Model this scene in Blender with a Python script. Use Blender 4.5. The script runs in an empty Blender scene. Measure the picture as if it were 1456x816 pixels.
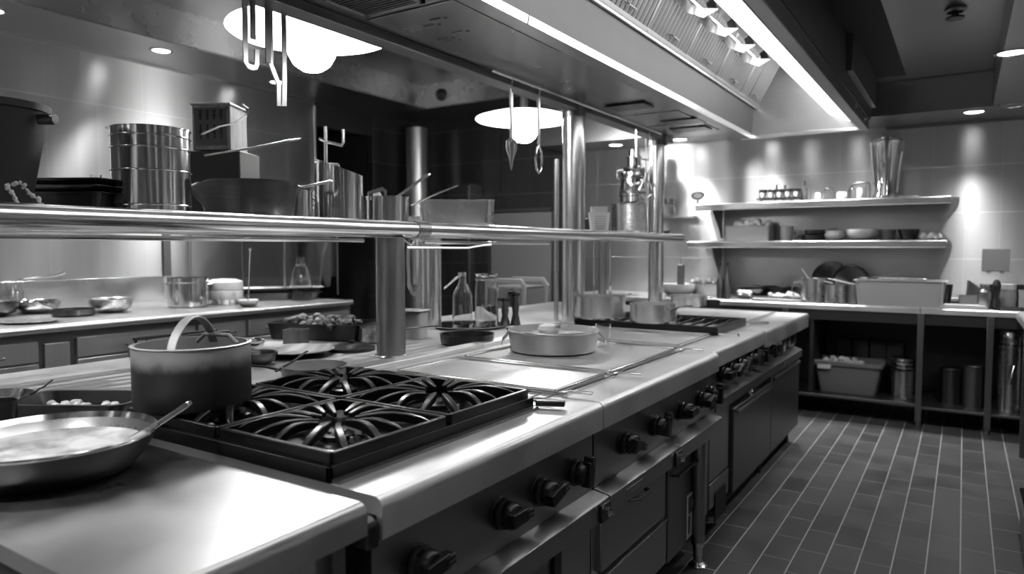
import bpy, math, random
from mathutils import Vector, Matrix
random.seed(7)
PI = math.pi
COL = bpy.context.scene.collection

# ------------------------------------------------------------------ viewpoint measurements (metres)
H = 1.38; F = 1000.0
PH = math.atan(56/1000.0)
TH = math.atan((1371-728)/F*math.cos(PH))
FWD = Vector((-math.sin(TH)*math.cos(PH), math.cos(TH)*math.cos(PH), -math.sin(PH)))
RT = Vector((math.cos(TH), math.sin(TH), 0)); UP = RT.cross(FWD)
def sight(px, py): return FWD + RT*((px-728)/F) - UP*((py-408)/F)
def onz(px, py, z):
    d = sight(px, py); t = (z-H)/d.z; return (d.x*t, d.y*t, z)
def onx(px, py, x):
    d = sight(px, py); t = x/d.x; return (x, d.y*t, H+d.z*t)
def ony(px, py, y):
    d = sight(px, py); t = y/d.y; return (d.x*t, y, H+d.z*t)

# ------------------------------------------------------------------ mesh collecting
class MB:
    def __init__(s): s.v = []; s.f = []
    def add(s, vs, fs, M=None):
        n = len(s.v)
        s.v += [tuple(M @ Vector(v)) if M else tuple(v) for v in vs]
        s.f += [tuple(i+n for i in f) for f in fs]; return s
    def box(s, x0, x1, y0, y1, z0, z1, M=None):
        vs = [(x0,y0,z0),(x1,y0,z0),(x1,y1,z0),(x0,y1,z0),(x0,y0,z1),(x1,y0,z1),(x1,y1,z1),(x0,y1,z1)]
        return s.add(vs, [(0,3,2,1),(4,5,6,7),(0,1,5,4),(1,2,6,5),(2,3,7,6),(3,0,4,7)], M)
    def sweep(s, path, sec, up=(0,0,1), caps=True, closed=False, M=None, scales=None):
        path = [Vector(p) for p in path]; n = len(path); m = len(sec); vs = []
        upv = Vector(up)
        prev = None
        for i, p in enumerate(path):
            if closed: t = path[(i+1) % n]-path[i-1]
            else: t = path[min(i+1, n-1)]-path[max(i-1, 0)]
            if t.length < 1e-9: t = Vector((0,0,1))
            t.normalize()
            sd = t.cross(upv)
            if sd.length < 1e-3: sd = prev if prev else t.orthogonal()
            sd = (sd - t*sd.dot(t)).normalized()
            if prev and sd.dot(prev) < 0 and len(sec) > 6: sd = -sd
            prev = sd
            u2 = sd.cross(t)
            k = scales[i] if scales else 1.0
            vs += [p + sd*a*k + u2*b*k for a, b in sec]
        fs = []
        rng = n if closed else n-1
        for i in range(rng):
            j = (i+1) % n
            for q in range(m):
                r = (q+1) % m
                fs.append((i*m+q, i*m+r, j*m+r, j*m+q))
        if caps and not closed:
            fs.append(tuple(range(m))[::-1]); fs.append(tuple((n-1)*m+q for q in range(m)))
        return s.add(vs, fs, M)
    def tube(s, path, r, seg=10, caps=True, closed=False, M=None, up=(0,0,1)):
        rr = r if isinstance(r, (list, tuple)) else None
        R = 1.0 if rr else r
        sec = [(math.cos(2*PI*k/seg)*R, math.sin(2*PI*k/seg)*R) for k in range(seg)]
        return s.sweep(path, sec, up, caps, closed, M, rr)
    def bar(s, path, w, t, up=(0,0,1), M=None, closed=False, scales=None):
        return s.sweep(path, [(-w/2,-t/2),(w/2,-t/2),(w/2,t/2),(-w/2,t/2)], up, True, closed, M, scales)
    def lathe(s, prof, seg=36, c=(0,0,0), M=None):
        vs = []; fs = []; n = len(prof)
        for r, z in prof:
            r = max(r, 1e-5)
            for k in range(seg):
                a = 2*PI*k/seg; vs.append((c[0]+r*math.cos(a), c[1]+r*math.sin(a), c[2]+z))
        for i in range(n-1):
            for k in range(seg):
                q = (k+1) % seg
                fs.append((i*seg+k, i*seg+q, (i+1)*seg+q, (i+1)*seg+k))
        ring = n > 2 and prof[0][0] > 1e-4 and prof[-1][0] > 1e-4
        if ring: fs += [((n-1)*seg+k, (n-1)*seg+(k+1) % seg, (k+1) % seg, k) for k in range(seg)]
        if prof[0][0] > 1e-4 and not ring: fs.append(tuple(range(seg))[::-1])
        if prof[-1][0] > 1e-4 and not ring: fs.append(tuple((n-1)*seg+k for k in range(seg)))
        return s.add(vs, fs, M)
    def loft(s, secs, M=None, c=(0,0), n=5):
        """secs: (half x, half y, corner radius, z)"""
        vs = []; fs = []; m = 4*(n+1)
        for hx, hy, r, z in secs:
            r = min(r, hx-1e-4, hy-1e-4)
            for q, (sx, sy) in enumerate(((1,1),(-1,1),(-1,-1),(1,-1))):
                for k in range(n+1):
                    a = q*PI/2 + k*PI/2/n
                    vs.append((c[0]+sx*(hx-r)+r*math.cos(a), c[1]+sy*(hy-r)+r*math.sin(a), z))
        for i in range(len(secs)-1):
            for k in range(m):
                q = (k+1) % m
                fs.append((i*m+k, i*m+q, (i+1)*m+q, (i+1)*m+k))
        fs.append(tuple(range(m))[::-1]); fs.append(tuple((len(secs)-1)*m+k for k in range(m)))
        return s.add(vs, fs, M)
    def prism(s, poly, a, b, axis='y', M=None):
        """poly in the plane across the axis: (x,z) for y, (y,z) for x, (x,y) for z"""
        def P(u, v, w): return {'y': (u, w, v), 'x': (w, u, v), 'z': (u, v, w)}[axis]
        n = len(poly)
        vs = [P(u, v, a) for u, v in poly]+[P(u, v, b) for u, v in poly]
        fs = [tuple(range(n))[::-1], tuple(range(n, 2*n))]+[(i, (i+1) % n, n+(i+1) % n, n+i) for i in range(n)]
        return s.add(vs, fs, M)
    def build(s, name, mat, parent=None, loc=(0,0,0), rot=(0,0,0), bevel=0, smooth=35):
        me = bpy.data.meshes.new(name); me.from_pydata(s.v, [], s.f); me.validate()
        import bmesh
        bm = bmesh.new(); bm.from_mesh(me); bmesh.ops.recalc_face_normals(bm, faces=bm.faces); bm.to_mesh(me); bm.free()
        me.polygons.foreach_set('use_smooth', [True]*len(me.polygons))
        me.set_sharp_from_angle(angle=math.radians(smooth))
        me.materials.append(mat)
        o = bpy.data.objects.new(name, me); COL.objects.link(o)
        o.location = loc; o.rotation_euler = rot
        if parent: o.parent = parent
        if bevel:
            b = o.modifiers.new('bevel', 'BEVEL'); b.width = bevel; b.segments = 2; b.limit_method = 'ANGLE'; b.angle_limit = math.radians(40)
            b.harden_normals = False
        return o
def box(x0, x1, y0, y1, z0, z1): return MB().box(x0, x1, y0, y1, z0, z1)
def tag(o, label=None, cat=None, group=None, kind=None):
    if label: o['label'] = label
    if cat: o['category'] = cat
    if group: o['group'] = group
    if kind: o['kind'] = kind
    return o
def thing(name, label, cat, loc=(0,0,0), rz=0, group=None):
    o = bpy.data.objects.new(name, None); COL.objects.link(o)
    o.location = loc; o.rotation_euler = (0,0,rz); o.empty_display_size = .05
    return tag(o, label, cat, group)
def copy_tree(o, parent=None):
    c = o.copy(); COL.objects.link(c)
    if parent: c.parent = parent
    for ch in list(o.children): copy_tree(ch, c)
    return c
def again(src, loc, rz=None, label=None, scale=None):
    c = copy_tree(src); c.location = loc
    if rz is not None: c.rotation_euler = (0,0,rz)
    if label: c['label'] = label
    if scale: c.scale = (scale,)*3
    return c
def struct(name, mb, mat, bevel=0): return tag(mb.build(name, mat, bevel=bevel), kind='structure')
RX = lambda a: Matrix.Rotation(a, 4, 'X')
RY = lambda a: Matrix.Rotation(a, 4, 'Y')
RZ = lambda a: Matrix.Rotation(a, 4, 'Z')
T = lambda x, y, z: Matrix.Translation((x, y, z))

# ------------------------------------------------------------------ materials
def newmat(name):
    m = bpy.data.materials.new(name); m.use_nodes = True
    nt = m.node_tree; b = nt.nodes['Principled BSDF']; return m, nt, b
def g(v): return (v, v, v, 1)
def plain(name, v, rough=.5, metal=0, spec=None, coat=0):
    m, nt, b = newmat(name)
    b.inputs['Base Color'].default_value = g(v); b.inputs['Roughness'].default_value = rough; b.inputs['Metallic'].default_value = metal
    if spec is not None: b.inputs['Specular IOR Level'].default_value = spec
    if coat: b.inputs['Coat Weight'].default_value = coat
    return m
def steel(name, v=.6, rough=.25, scale=(3,60,60), var=.12, vr=.12, aniso=0, tangent=None, bump=0, smudge=.05):
    m, nt, b = newmat(name); N = nt.nodes; L = nt.links
    b.inputs['Metallic'].default_value = 1
    tc = N.new('ShaderNodeTexCoord'); mp = N.new('ShaderNodeMapping'); mp.inputs['Scale'].default_value = scale
    L.new(tc.outputs['Object'], mp.inputs['Vector'])
    n1 = N.new('ShaderNodeTexNoise'); n1.inputs['Scale'].default_value = 2.2; n1.inputs['Detail'].default_value = 5
    L.new(mp.outputs['Vector'], n1.inputs['Vector'])
    n2 = N.new('ShaderNodeTexNoise'); n2.inputs['Scale'].default_value = 4.5; n2.inputs['Detail'].default_value = 5; n2.inputs['Roughness'].default_value = .6
    L.new(tc.outputs['Object'], n2.inputs['Vector'])
    def mr(src, a, c, lo=.3, hi=.7):
        r = N.new('ShaderNodeMapRange'); r.inputs['From Min'].default_value = lo; r.inputs['From Max'].default_value = hi
        r.inputs['To Min'].default_value = a; r.inputs['To Max'].default_value = c; L.new(src, r.inputs['Value']); return r.outputs['Result']
    def add(a, c, op='ADD'):
        q = N.new('ShaderNodeMath'); q.operation = op; L.new(a, q.inputs[0]); L.new(c, q.inputs[1]); return q.outputs[0]
    col = add(mr(n1.outputs['Fac'], v-var/2, v+var/2), mr(n2.outputs['Fac'], -smudge/3, smudge/3))
    L.new(col, b.inputs['Base Color'])
    ro = add(mr(n1.outputs['Fac'], rough-vr/2, rough+vr/2), mr(n2.outputs['Fac'], -smudge*.4, smudge*.8))
    cl = N.new('ShaderNodeClamp'); cl.inputs['Min'].default_value = .04; L.new(ro, cl.inputs['Value'])
    L.new(cl.outputs[0], b.inputs['Roughness'])
    if bump:
        bp = N.new('ShaderNodeBump'); bp.inputs['Strength'].default_value = bump; bp.inputs['Distance'].default_value = .01
        L.new(n1.outputs['Fac'], bp.inputs['Height']); L.new(bp.outputs['Normal'], b.inputs['Normal'])
    if aniso:
        b.inputs['Anisotropic'].default_value = aniso
        cx = N.new('ShaderNodeCombineXYZ')
        for i, k in enumerate(tangent): cx.inputs[i].default_value = k
        L.new(cx.outputs[0], b.inputs['Tangent'])
    return m
def panelled(name, v, rough, metal, tw, th, axis, grout, offz=0, offu=0, aniso=0, tangent=None, lw=.004, var=.06, streak=30):
    """brushed sheet panels with thin joints: u runs along 'axis' (0 = X, 1 = Y), v along Z"""
    m, nt, b = newmat(name); N = nt.nodes; L = nt.links
    tc = N.new('ShaderNodeTexCoord'); sp = N.new('ShaderNodeSeparateXYZ'); L.new(tc.outputs['Object'], sp.inputs[0])
    def M(op, a, c=None):
        q = N.new('ShaderNodeMath'); q.operation = op
        for i, x in enumerate((a, c)):
            if x is None: continue
            if isinstance(x, (int, float)): q.inputs[i].default_value = x
            else: L.new(x, q.inputs[i])
        return q.outputs[0]
    u = sp.outputs[axis]; z = sp.outputs[2]
    su = M('DIVIDE', M('ADD', u, offu), tw); sz = M('DIVIDE', M('ADD', z, offz), th)
    fu = M('MULTIPLY', M('ABSOLUTE', M('SUBTRACT', M('FRACT', su), .5)), tw)
    fz = M('MULTIPLY', M('ABSOLUTE', M('SUBTRACT', M('FRACT', sz), .5)), th)
    line = M('MAXIMUM', M('MULTIPLY', M('GREATER_THAN', fu, tw/2-lw*.6), .5), M('GREATER_THAN', fz, th/2-lw))
    wn = N.new('ShaderNodeTexWhiteNoise'); wn.noise_dimensions = '2D'
    cb = N.new('ShaderNodeCombineXYZ'); L.new(M('FLOOR', su), cb.inputs[0]); L.new(M('FLOOR', sz), cb.inputs[1]); L.new(cb.outputs[0], wn.inputs['Vector'])
    mp = N.new('ShaderNodeMapping'); mp.inputs['Scale'].default_value = (streak if axis == 0 else 1, streak if axis == 1 else 1, .7)
    L.new(tc.outputs['Object'], mp.inputs['Vector'])
    ns = N.new('ShaderNodeTexNoise'); ns.inputs['Scale'].default_value = 1; ns.inputs['Detail'].default_value = 3; L.new(mp.outputs[0], ns.inputs['Vector'])
    base = M('ADD', M('MULTIPLY', M('SUBTRACT', wn.outputs['Value'], .5), var), M('ADD', M('MULTIPLY', M('SUBTRACT', ns.outputs['Fac'], .5), var*2), v))
    mx = N.new('ShaderNodeMix'); mx.data_type = 'FLOAT'; L.new(line, mx.inputs['Factor']); L.new(base, mx.inputs[2]); mx.inputs[3].default_value = grout
    L.new(mx.outputs[0], b.inputs['Base Color'])
    b.inputs['Metallic'].default_value = metal
    L.new(M('ADD', M('MULTIPLY', ns.outputs['Fac'], .04), rough-.02), b.inputs['Roughness'])
    bp = N.new('ShaderNodeBump'); bp.inputs['Strength'].default_value = .25; bp.inputs['Distance'].default_value = .004; bp.invert = True
    L.new(line, bp.inputs['Height']); L.new(bp.outputs['Normal'], b.inputs['Normal'])
    if aniso:
        b.inputs['Anisotropic'].default_value = aniso
        cx = N.new('ShaderNodeCombineXYZ')
        for i, k in enumerate(tangent): cx.inputs[i].default_value = k
        L.new(cx.outputs[0], b.inputs['Tangent'])
    return m
def emis(name, s, v=1.0):
    m, nt, b = newmat(name); b.inputs['Base Color'].default_value = g(.9)
    b.inputs['Emission Color'].default_value = g(v); b.inputs['Emission Strength'].default_value = s; return m
def glass(name, v=.95, rough=.02, ior=1.45):
    m, nt, b = newmat(name); b.inputs['Base Color'].default_value = g(v); b.inputs['Roughness'].default_value = rough
    b.inputs['Transmission Weight'].default_value = 1; b.inputs['IOR'].default_value = ior; return m

S_TABLE = steel('steel_prep_table', .50, .31, (3,60,3), .012, .015, smudge=.12, bump=0)
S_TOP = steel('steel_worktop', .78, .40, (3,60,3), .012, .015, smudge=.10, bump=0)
S_PASS = steel('steel_pass_worktop', .58, .43, (3,60,3), .02, .02, smudge=.10, bump=0)
S_COUNTER = steel('steel_wall_counter', .42, .34, (3,60,3), .02, .02, smudge=.10, bump=0)
S_GRID = steel('steel_griddle', .80, .38, (2,70,3), .12, .08, smudge=.08, bump=0)
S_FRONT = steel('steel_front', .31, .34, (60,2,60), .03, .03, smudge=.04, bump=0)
S_LIGHT = steel('steel_light_front', .66, .36, (60,60,2), .03, .03, smudge=.04, bump=0)
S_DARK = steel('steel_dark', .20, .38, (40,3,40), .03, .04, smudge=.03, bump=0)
S_TUBE = steel('steel_tube', .75, .20, (30,30,30), .03, .03, smudge=.03, bump=0)
S_POL = steel('steel_polished', .72, .12, (20,20,3), .06, .05, smudge=.04, bump=0)
S_POT = steel('steel_pot', .60, .26, (3,3,14), .03, .02, smudge=.04, bump=0)
S_DPOT = steel('steel_dark_pot', .14, .32, (3,3,60), .03, .05, smudge=.04, bump=0)
S_PANBLACK = plain('black_pan_enamel', .010, .42, 0, .35)
S_HOOD = steel('steel_hood', .45, .36, (3,50,50), .04, .05, smudge=.04, bump=0)
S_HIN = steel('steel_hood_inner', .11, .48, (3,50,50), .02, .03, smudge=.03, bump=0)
S_PLATE = steel('steel_canopy_underside', .34, .26, (40,2,2), 0, 0, smudge=.02, bump=0)
S_CEIL = steel('steel_ceiling', .34, .3, (2,30,2), 0, 0, smudge=.02, bump=0)
S_BAND = steel('steel_band', .50, .27, (3,3,.1), .03, .0, aniso=.85, tangent=(0,0,1), smudge=.02, bump=0)
W_BACK = panelled('wall_panels_back', .50, .32, 1, .24, .385, 0, .72, offz=.255, aniso=.88, tangent=(0,0,1), lw=.003, var=.03, streak=9)
W_LEFT = panelled('wall_panels_left', .45, .30, 1, .38, .90, 1, .60, offz=.16, aniso=.85, tangent=(0,0,1), lw=.003, var=.04, streak=12)
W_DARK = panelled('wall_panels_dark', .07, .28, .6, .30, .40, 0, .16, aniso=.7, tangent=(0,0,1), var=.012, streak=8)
BLACK = plain('black_iron', .012, .32, 0, .6)
CAST = plain('cast_iron', .006, .30, 0, .4)
KNOB = plain('black_bakelite', .008, .32, 0, .4)
RUB = plain('black_rubber', .012, .6)
VOID = plain('dark_opening', .006, .8)
SHADOWY = plain('dark_laminate_and_shade', .02, .5)  # near-black: shade under the end counter put into colour, plus dark parts
WHITE = plain('white_plastic', .75, .4)
PALE = plain('pale_plastic', .42, .4)
GREYP = plain('grey_plastic', .22, .45)
MIDP = plain('mid_grey_plastic', .12, .5)
CERAM = plain('white_ceramic', .7, .15)
PAPER = plain('paper', .65, .8)
INK = plain('ink', .03, .6)
FOOD = plain('pale_food', .62, .6)
FOOD2 = plain('browned_food', .13, .6)
GLASS = glass('clear_glass'); THINP = glass('clear_plastic', .8, .12, 1.3)
EM_STRIP = emis('tube_glow', 3.3); EM_BULB = emis('bulb_glow', 110); EM_SHADE = emis('opal_glow', 8); EM_DOWN = emis('downlight_glow', 14)

def floor_material():
    m, nt, b = newmat('quarry_tiles'); N = nt.nodes; L = nt.links
    tc = N.new('ShaderNodeTexCoord'); sp = N.new('ShaderNodeSeparateXYZ'); L.new(tc.outputs['Object'], sp.inputs[0])
    def M(op, a, c=None):
        q = N.new('ShaderNodeMath'); q.operation = op
        for i, x in enumerate((a, c)):
            if x is None: continue
            if isinstance(x, (int, float)): q.inputs[i].default_value = x
            else: L.new(x, q.inputs[i])
        return q.outputs[0]
    RW, LN = .1255, .268
    su = M('DIVIDE', M('ADD', sp.outputs[0], .0985), RW); row = M('FLOOR', su)
    wr_ = N.new('ShaderNodeTexWhiteNoise'); wr_.noise_dimensions = '1D'; L.new(row, wr_.inputs['W'])
    sv = M('ADD', M('DIVIDE', M('ADD', sp.outputs[1], .1), LN), M('ADD', M('MULTIPLY', M('MODULO', row, 2.0), .5), M('MULTIPLY', wr_.outputs['Value'], .22)))
    eu = M('MULTIPLY', M('ABSOLUTE', M('SUBTRACT', M('FRACT', su), .5)), RW); ev = M('MULTIPLY', M('ABSOLUTE', M('SUBTRACT', M('FRACT', sv), .5)), LN)
    def edge(e, full, w):
        r = N.new('ShaderNodeMapRange'); r.inputs['From Min'].default_value = full/2-w; r.inputs['From Max'].default_value = full/2-w*.5; L.new(e, r.inputs['Value']); return r.outputs[0]
    cb = N.new('ShaderNodeCombineXYZ'); L.new(row, cb.inputs[0]); L.new(M('FLOOR', sv), cb.inputs[1])
    wn = N.new('ShaderNodeTexWhiteNoise'); wn.noise_dimensions = '2D'; L.new(cb.outputs[0], wn.inputs['Vector'])
    cb2 = N.new('ShaderNodeCombineXYZ'); L.new(row, cb2.inputs[0]); L.new(M('ROUND', sv), cb2.inputs[1])
    wf = N.new('ShaderNodeTexWhiteNoise'); wf.noise_dimensions = '2D'; L.new(cb2.outputs[0], wf.inputs['Vector'])
    ln = M('MAXIMUM', edge(eu, RW, .0036), M('MULTIPLY', edge(ev, LN, .0034), M('MULTIPLY', M('POWER', wf.outputs['Value'], 1.4), .9)))
    n = N.new('ShaderNodeTexNoise'); n.inputs['Scale'].default_value = 5; n.inputs['Detail'].default_value = 5; L.new(tc.outputs['Object'], n.inputs['Vector'])
    base = M('MULTIPLY', M('ADD', .085, M('MULTIPLY', M('POWER', wn.outputs['Value'], 2.0), -.035)), M('ADD', .55, M('MULTIPLY', n.outputs['Fac'], .9)))
    mx = N.new('ShaderNodeMix'); mx.data_type = 'FLOAT'; L.new(ln, mx.inputs['Factor']); L.new(base, mx.inputs[2]); mx.inputs[3].default_value = .42
    L.new(mx.outputs[0], b.inputs['Base Color'])
    r = N.new('ShaderNodeMapRange'); r.inputs['To Min'].default_value = .28; r.inputs['To Max'].default_value = .5; L.new(n.outputs['Fac'], r.inputs['Value']); L.new(r.outputs[0], b.inputs['Roughness'])
    bp = N.new('ShaderNodeBump'); bp.invert = True; bp.inputs['Strength'].default_value = .3; bp.inputs['Distance'].default_value = .003
    L.new(ln, bp.inputs['Height']); L.new(bp.outputs['Normal'], b.inputs['Normal'])
    return m
FLOORM = floor_material()

# ------------------------------------------------------------------ the room
struct('floor', box(-7.5, 1.2, -2.2, 7.1, -.05, 0), FLOORM)
struct('wall_back', box(-3.72, 1.2, 6.95, 7.05, 0, 2.9), W_BACK)
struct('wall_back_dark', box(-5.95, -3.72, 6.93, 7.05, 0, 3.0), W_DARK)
struct('wall_left', box(-6.05, -5.95, -2.2, 5.32, 0, 3.3), W_LEFT)
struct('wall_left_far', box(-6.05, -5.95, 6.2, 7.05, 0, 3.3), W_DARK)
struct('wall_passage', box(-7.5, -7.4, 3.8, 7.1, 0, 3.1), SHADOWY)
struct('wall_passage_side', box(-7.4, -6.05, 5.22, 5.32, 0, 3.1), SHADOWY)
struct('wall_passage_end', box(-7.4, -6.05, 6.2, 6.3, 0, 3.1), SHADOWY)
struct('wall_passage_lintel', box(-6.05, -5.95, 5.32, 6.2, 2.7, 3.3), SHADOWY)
struct('wall_right', box(1.05, 1.15, -2.2, 7.05, 0, 2.9), W_BACK)
struct('wall_front', box(-6.05, 1.15, -2.25, -2.15, 0, 3.3), W_BACK)
# ceiling: lowered borders with brushed faces around a raised middle
struct('ceiling', box(-5.21, -2.2, -2.2, 6.3, 3.23, 3.28), S_CEIL)
struct('ceiling_right', box(-.62, .146, -2.2, 6.3, 2.68, 2.72), S_CEIL)
struct('ceiling_border_left', box(-5.95, -5.21, -2.2, 6.3, 2.972, 3.28), S_BAND)
struct('ceiling_soffit_left', box(-5.95, -5.212, -2.2, 6.3, 2.96, 2.971), S_CEIL)
struct('ceiling_soffit_back', box(-5.95, -2.2, 6.302, 6.95, 2.958, 2.971), S_CEIL)
struct('ceiling_border_passage', box(-5.95, -2.2, 6.3, 6.95, 2.972, 3.28), S_BAND)
struct('ceiling_border_back', box(-3.72, 1.1, 6.32, 6.95, 2.42, 2.958), S_CEIL)
struct('ceiling_border_right', box(.146, 1.1, -2.2, 6.3, 2.42, 2.9), S_CEIL)
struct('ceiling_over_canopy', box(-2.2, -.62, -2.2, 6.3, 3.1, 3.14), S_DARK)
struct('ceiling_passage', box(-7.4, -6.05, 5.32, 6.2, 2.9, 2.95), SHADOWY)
struct('trim_1', box(-5.95, -5.942, -2.2, 5.32, 2.94, 2.96), S_FRONT)
struct('trim_2', box(-.60, 1.05, 6.935, 6.95, 2.395, 2.42), S_DARK)
o = box(-.635, -.41, 1.5, 6.12, 2.672, 2.68).build('ceiling_slot', VOID)
tag(o, 'long black open slot in the ceiling beside the hood', 'ceiling vent')

# ------------------------------------------------------------------ extraction hood
hood = thing('extraction_hood', 'long stainless extraction canopy with baffle filters above the cooking island', 'extraction hood', (0,0,0))
Y0, Y1 = .3, 6.0
m = MB().box(-2.14, -1.58, Y0, Y1-.25, 2.30, 2.34); m.build('underside_panel', S_PLATE, hood, bevel=.003)
m = MB().prism([(-2.20,2.26),(-2.10,2.26),(-2.10,2.30),(-2.14,2.30),(-2.14,2.52),(-2.20,2.52)], Y0, 3.35)
m.build('edge_channel', S_DARK, hood, bevel=.004)
m = MB().prism([(-2.20,2.26),(-2.10,2.26),(-2.10,2.30),(-2.14,2.30),(-2.14,2.52),(-2.20,2.52)], 3.356, Y1-.2)
m.build('edge_channel', S_DARK, hood, bevel=.004)
m = MB().box(-1.58, -1.50, Y0, Y1, 2.275, 2.30); m.build('inner_lip', S_FRONT, hood, bevel=.003)
m = MB().prism([(-1.50,2.272),(-1.494,2.272),(-1.488,2.305),(-1.494,2.305)], Y0, 2.44).prism([(-1.50,2.272),(-1.494,2.272),(-1.488,2.305),(-1.494,2.305)], 2.448, Y1)
m.build('bright_edge', S_TUBE, hood)
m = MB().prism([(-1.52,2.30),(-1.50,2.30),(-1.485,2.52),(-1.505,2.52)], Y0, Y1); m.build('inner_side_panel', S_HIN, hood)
# gutter under the filters
m = MB().tube([(-1.475,Y0+.2,2.525),(-1.475,Y1-.02,2.525)], .012, 8); m.build('filter_gutter', S_TUBE, hood)
# filters: three-quarter metre cassettes of sloping V baffles
a0 = Vector((-1.47, 2.53)); a1 = Vector((-1.25, 2.93)); dr = (a1-a0); fl = dr.length; dr.normalize(); nn = Vector((dr.y, -dr.x))
def fm(y): return Matrix(((0, dr.x, nn.x, a0.x), (1, 0, 0, y), (0, dr.y, nn.y, a0.y), (0, 0, 0, 1)))
ys = Y0+.2
k = 0
while ys < Y1-.3:
    w = .62; Mx = fm(ys)
    fr = MB()
    fr.box(0, w-.004, 0, .025, -.03, .012, Mx); fr.box(0, w-.004, fl-.03, fl, -.03, .012, Mx); fr.box(0, .008, 0, fl, -.03, .008, Mx); fr.box(w-.012, w-.004, 0, fl, -.03, .008, Mx)
    f = fr.build('baffle_filter', S_HOOD, hood, bevel=.002)
    bl = MB(); n = 12
    for i in range(n):
        x = .008+(w-.02)*(i+.5)/n
        bl.sweep([Mx @ Vector((x, .02, 0)), Mx @ Vector((x, fl-.02, 0))], [(-.012,-.004),(-.005,.010),(.005,.010),(.012,-.004)], up=Mx.to_3x3() @ Vector((0,0,1)))
    bl.build('baffles', S_DARK, f)
    hd = MB()
    for hx in (.2,.42):
        pts = [Mx @ Vector((hx-.06, fl*.10, .012)), Mx @ Vector((hx-.05, fl*.10, .045)), Mx @ Vector((hx+.05, fl*.10, .045)), Mx @ Vector((hx+.06, fl*.10, .012))]
    hd.tube([Mx @ Vector((w/2-.05, .06, .012)), Mx @ Vector((w/2-.045, .06, .04)), Mx @ Vector((w/2+.045, .06, .04)), Mx @ Vector((w/2+.05, .06, .012))], .004, 6)
    hd.build('handle', S_TUBE, f)
    ys += w; k += 1
MB().prism([(-1.47,2.52),(-1.25,2.93),(-1.25,3.0),(-1.5,3.0),(-1.5,2.52)], Y1-.32, Y1-.02).build('filter_end_panel', S_HOOD, hood)
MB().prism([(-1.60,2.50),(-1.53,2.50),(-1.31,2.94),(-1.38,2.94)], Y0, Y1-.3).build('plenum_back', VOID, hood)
MB().prism([(-.72,2.31),(-.70,2.31),(-1.24,2.94),(-1.26,2.92)], Y0, Y1).build('sloping_side_panel', S_HOOD, hood)
MB().prism([(-1.5,2.30),(-.70,2.30),(-.70,2.36),(-1.24,2.96),(-1.27,2.96),(-1.5,2.53)], Y1-.012, Y1+.01).build('end_panel', S_HOOD, hood)
MB().box(-1.58, -.64, Y1-.03, Y1+.02, 2.272, 2.30).build('end_lip', S_TUBE, hood, bevel=.003)
MB().box(-.70, -.64, Y0, Y1+.02, 2.275, 2.36).build('outer_lip', S_FRONT, hood, bevel=.004)
MB().box(-.66, -.637, Y0, 6.1, 2.36, 2.70).build('outer_side_panel', S_DARK, hood)
MB().box(-.637, -.60, 4.75, 6.1, 2.45, 2.68).build('side_box', S_CEIL, hood, bevel=.004)
for yy in (5.2, 5.75):
    MB().lathe([(.0,0),(.014,0),(.014,.008),(.006,.014),(0,.014)], 10, M=T(-.64,yy,2.32)@RY(PI/2)).build('screw_head', S_TUBE, hood)
# light fitting along the sloping side
sl = Vector((-.54, 0, .63)).normalized(); sn = Vector((-sl.z, 0, sl.x))
def smat(y): return Matrix(((0, sl.x, sn.x, -.74), (1, 0, 0, y), (0, sl.z, sn.z, 2.35), (0, 0, 0, 1)))
for y0_, y1_ in ((.5,2.28),(2.3,4.08),(4.1,5.94)):
    hs = MB().prism([(-.725,2.325),(-1.22,2.90),(-1.235,2.90),(-.745,2.325)], y0_, y1_).build('light_fitting', WHITE, hood)
    MB().prism([(-.745,2.33),(-.90,2.40),(-1.16,2.80),(-1.19,2.85)], y0_+.02, y1_-.02).build('diffuser_glare', EM_STRIP, hs, bevel=.004)  # glowing wedge, widened to take in the glare on the slope
# conduit brackets at the head of the filters
for i, y in enumerate((3.35, 3.75, 4.15, 4.55, 4.95)):
    mb = MB()
    mb.bar([(-1.36,y,2.76),(-1.28,y,2.66),(-1.21,y+.03,2.63),(-1.18,y+.10,2.66),(-1.22,y+.17,2.74),(-1.30,y+.17,2.84)], .05, .008, up=(0,1,0))
    mb.tube([(-1.31,y-.1,2.74),(-1.31,y+.27,2.74)], .018, 8)
    mb.build('lamp_bracket', S_TUBE, hood)
# vents and access panels on the underside
def vent(x0, x1, y0, y1, name='vent_grille'):
    fr = MB().box(x0, x1, y0, y0+.02, 2.29, 2.30).box(x0, x1, y1-.02, y1, 2.29, 2.30).box(x0, x0+.02, y0, y1, 2.29, 2.30).box(x1-.02, x1, y0, y1, 2.29, 2.30)
    f = fr.build(name, S_DARK, hood)
    MB().box(x0+.02, x1-.02, y0+.02, y1-.02, 2.297, 2.30).build('vent_backing', VOID, f)
    s = MB(); n = int((y1-y0-.04)/.018)
    for i in range(n):
        y = y0+.02+(i+.5)*(y1-y0-.04)/n; s.box(x0+.02, x1-.02, y-.003, y+.003, 2.291, 2.297)
    s.build('louvre', S_DARK, f)
vent(-2.02, -1.72, 1.84, 2.08)
for (x0, x1, y0, y1) in ((-2.06,-1.62,2.12,2.95),(-2.06,-1.64,4.62,5.05),(-2.06,-1.64,5.12,5.55)):
    p_ = MB().box(x0, x1, y0, y1, 2.294, 2.30).build('access_panel', S_PLATE, hood, bevel=.003)
    mk = MB()
    for q in range(5):
        xx = random.uniform(x0+.08, x1-.14); yy = random.uniform(y0+.08, y1-.14)
        mk.box(xx, xx+.05, yy, yy+.012, 2.2925, 2.294); mk.lathe([(.009,0),(.009,.0015)], 8, (xx+.07, yy+.02, 2.2925))
    if y0 < 3: mk.build('scratch_marks', INK, p_)  # scratches on the panel, drawn as short dark strokes
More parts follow.
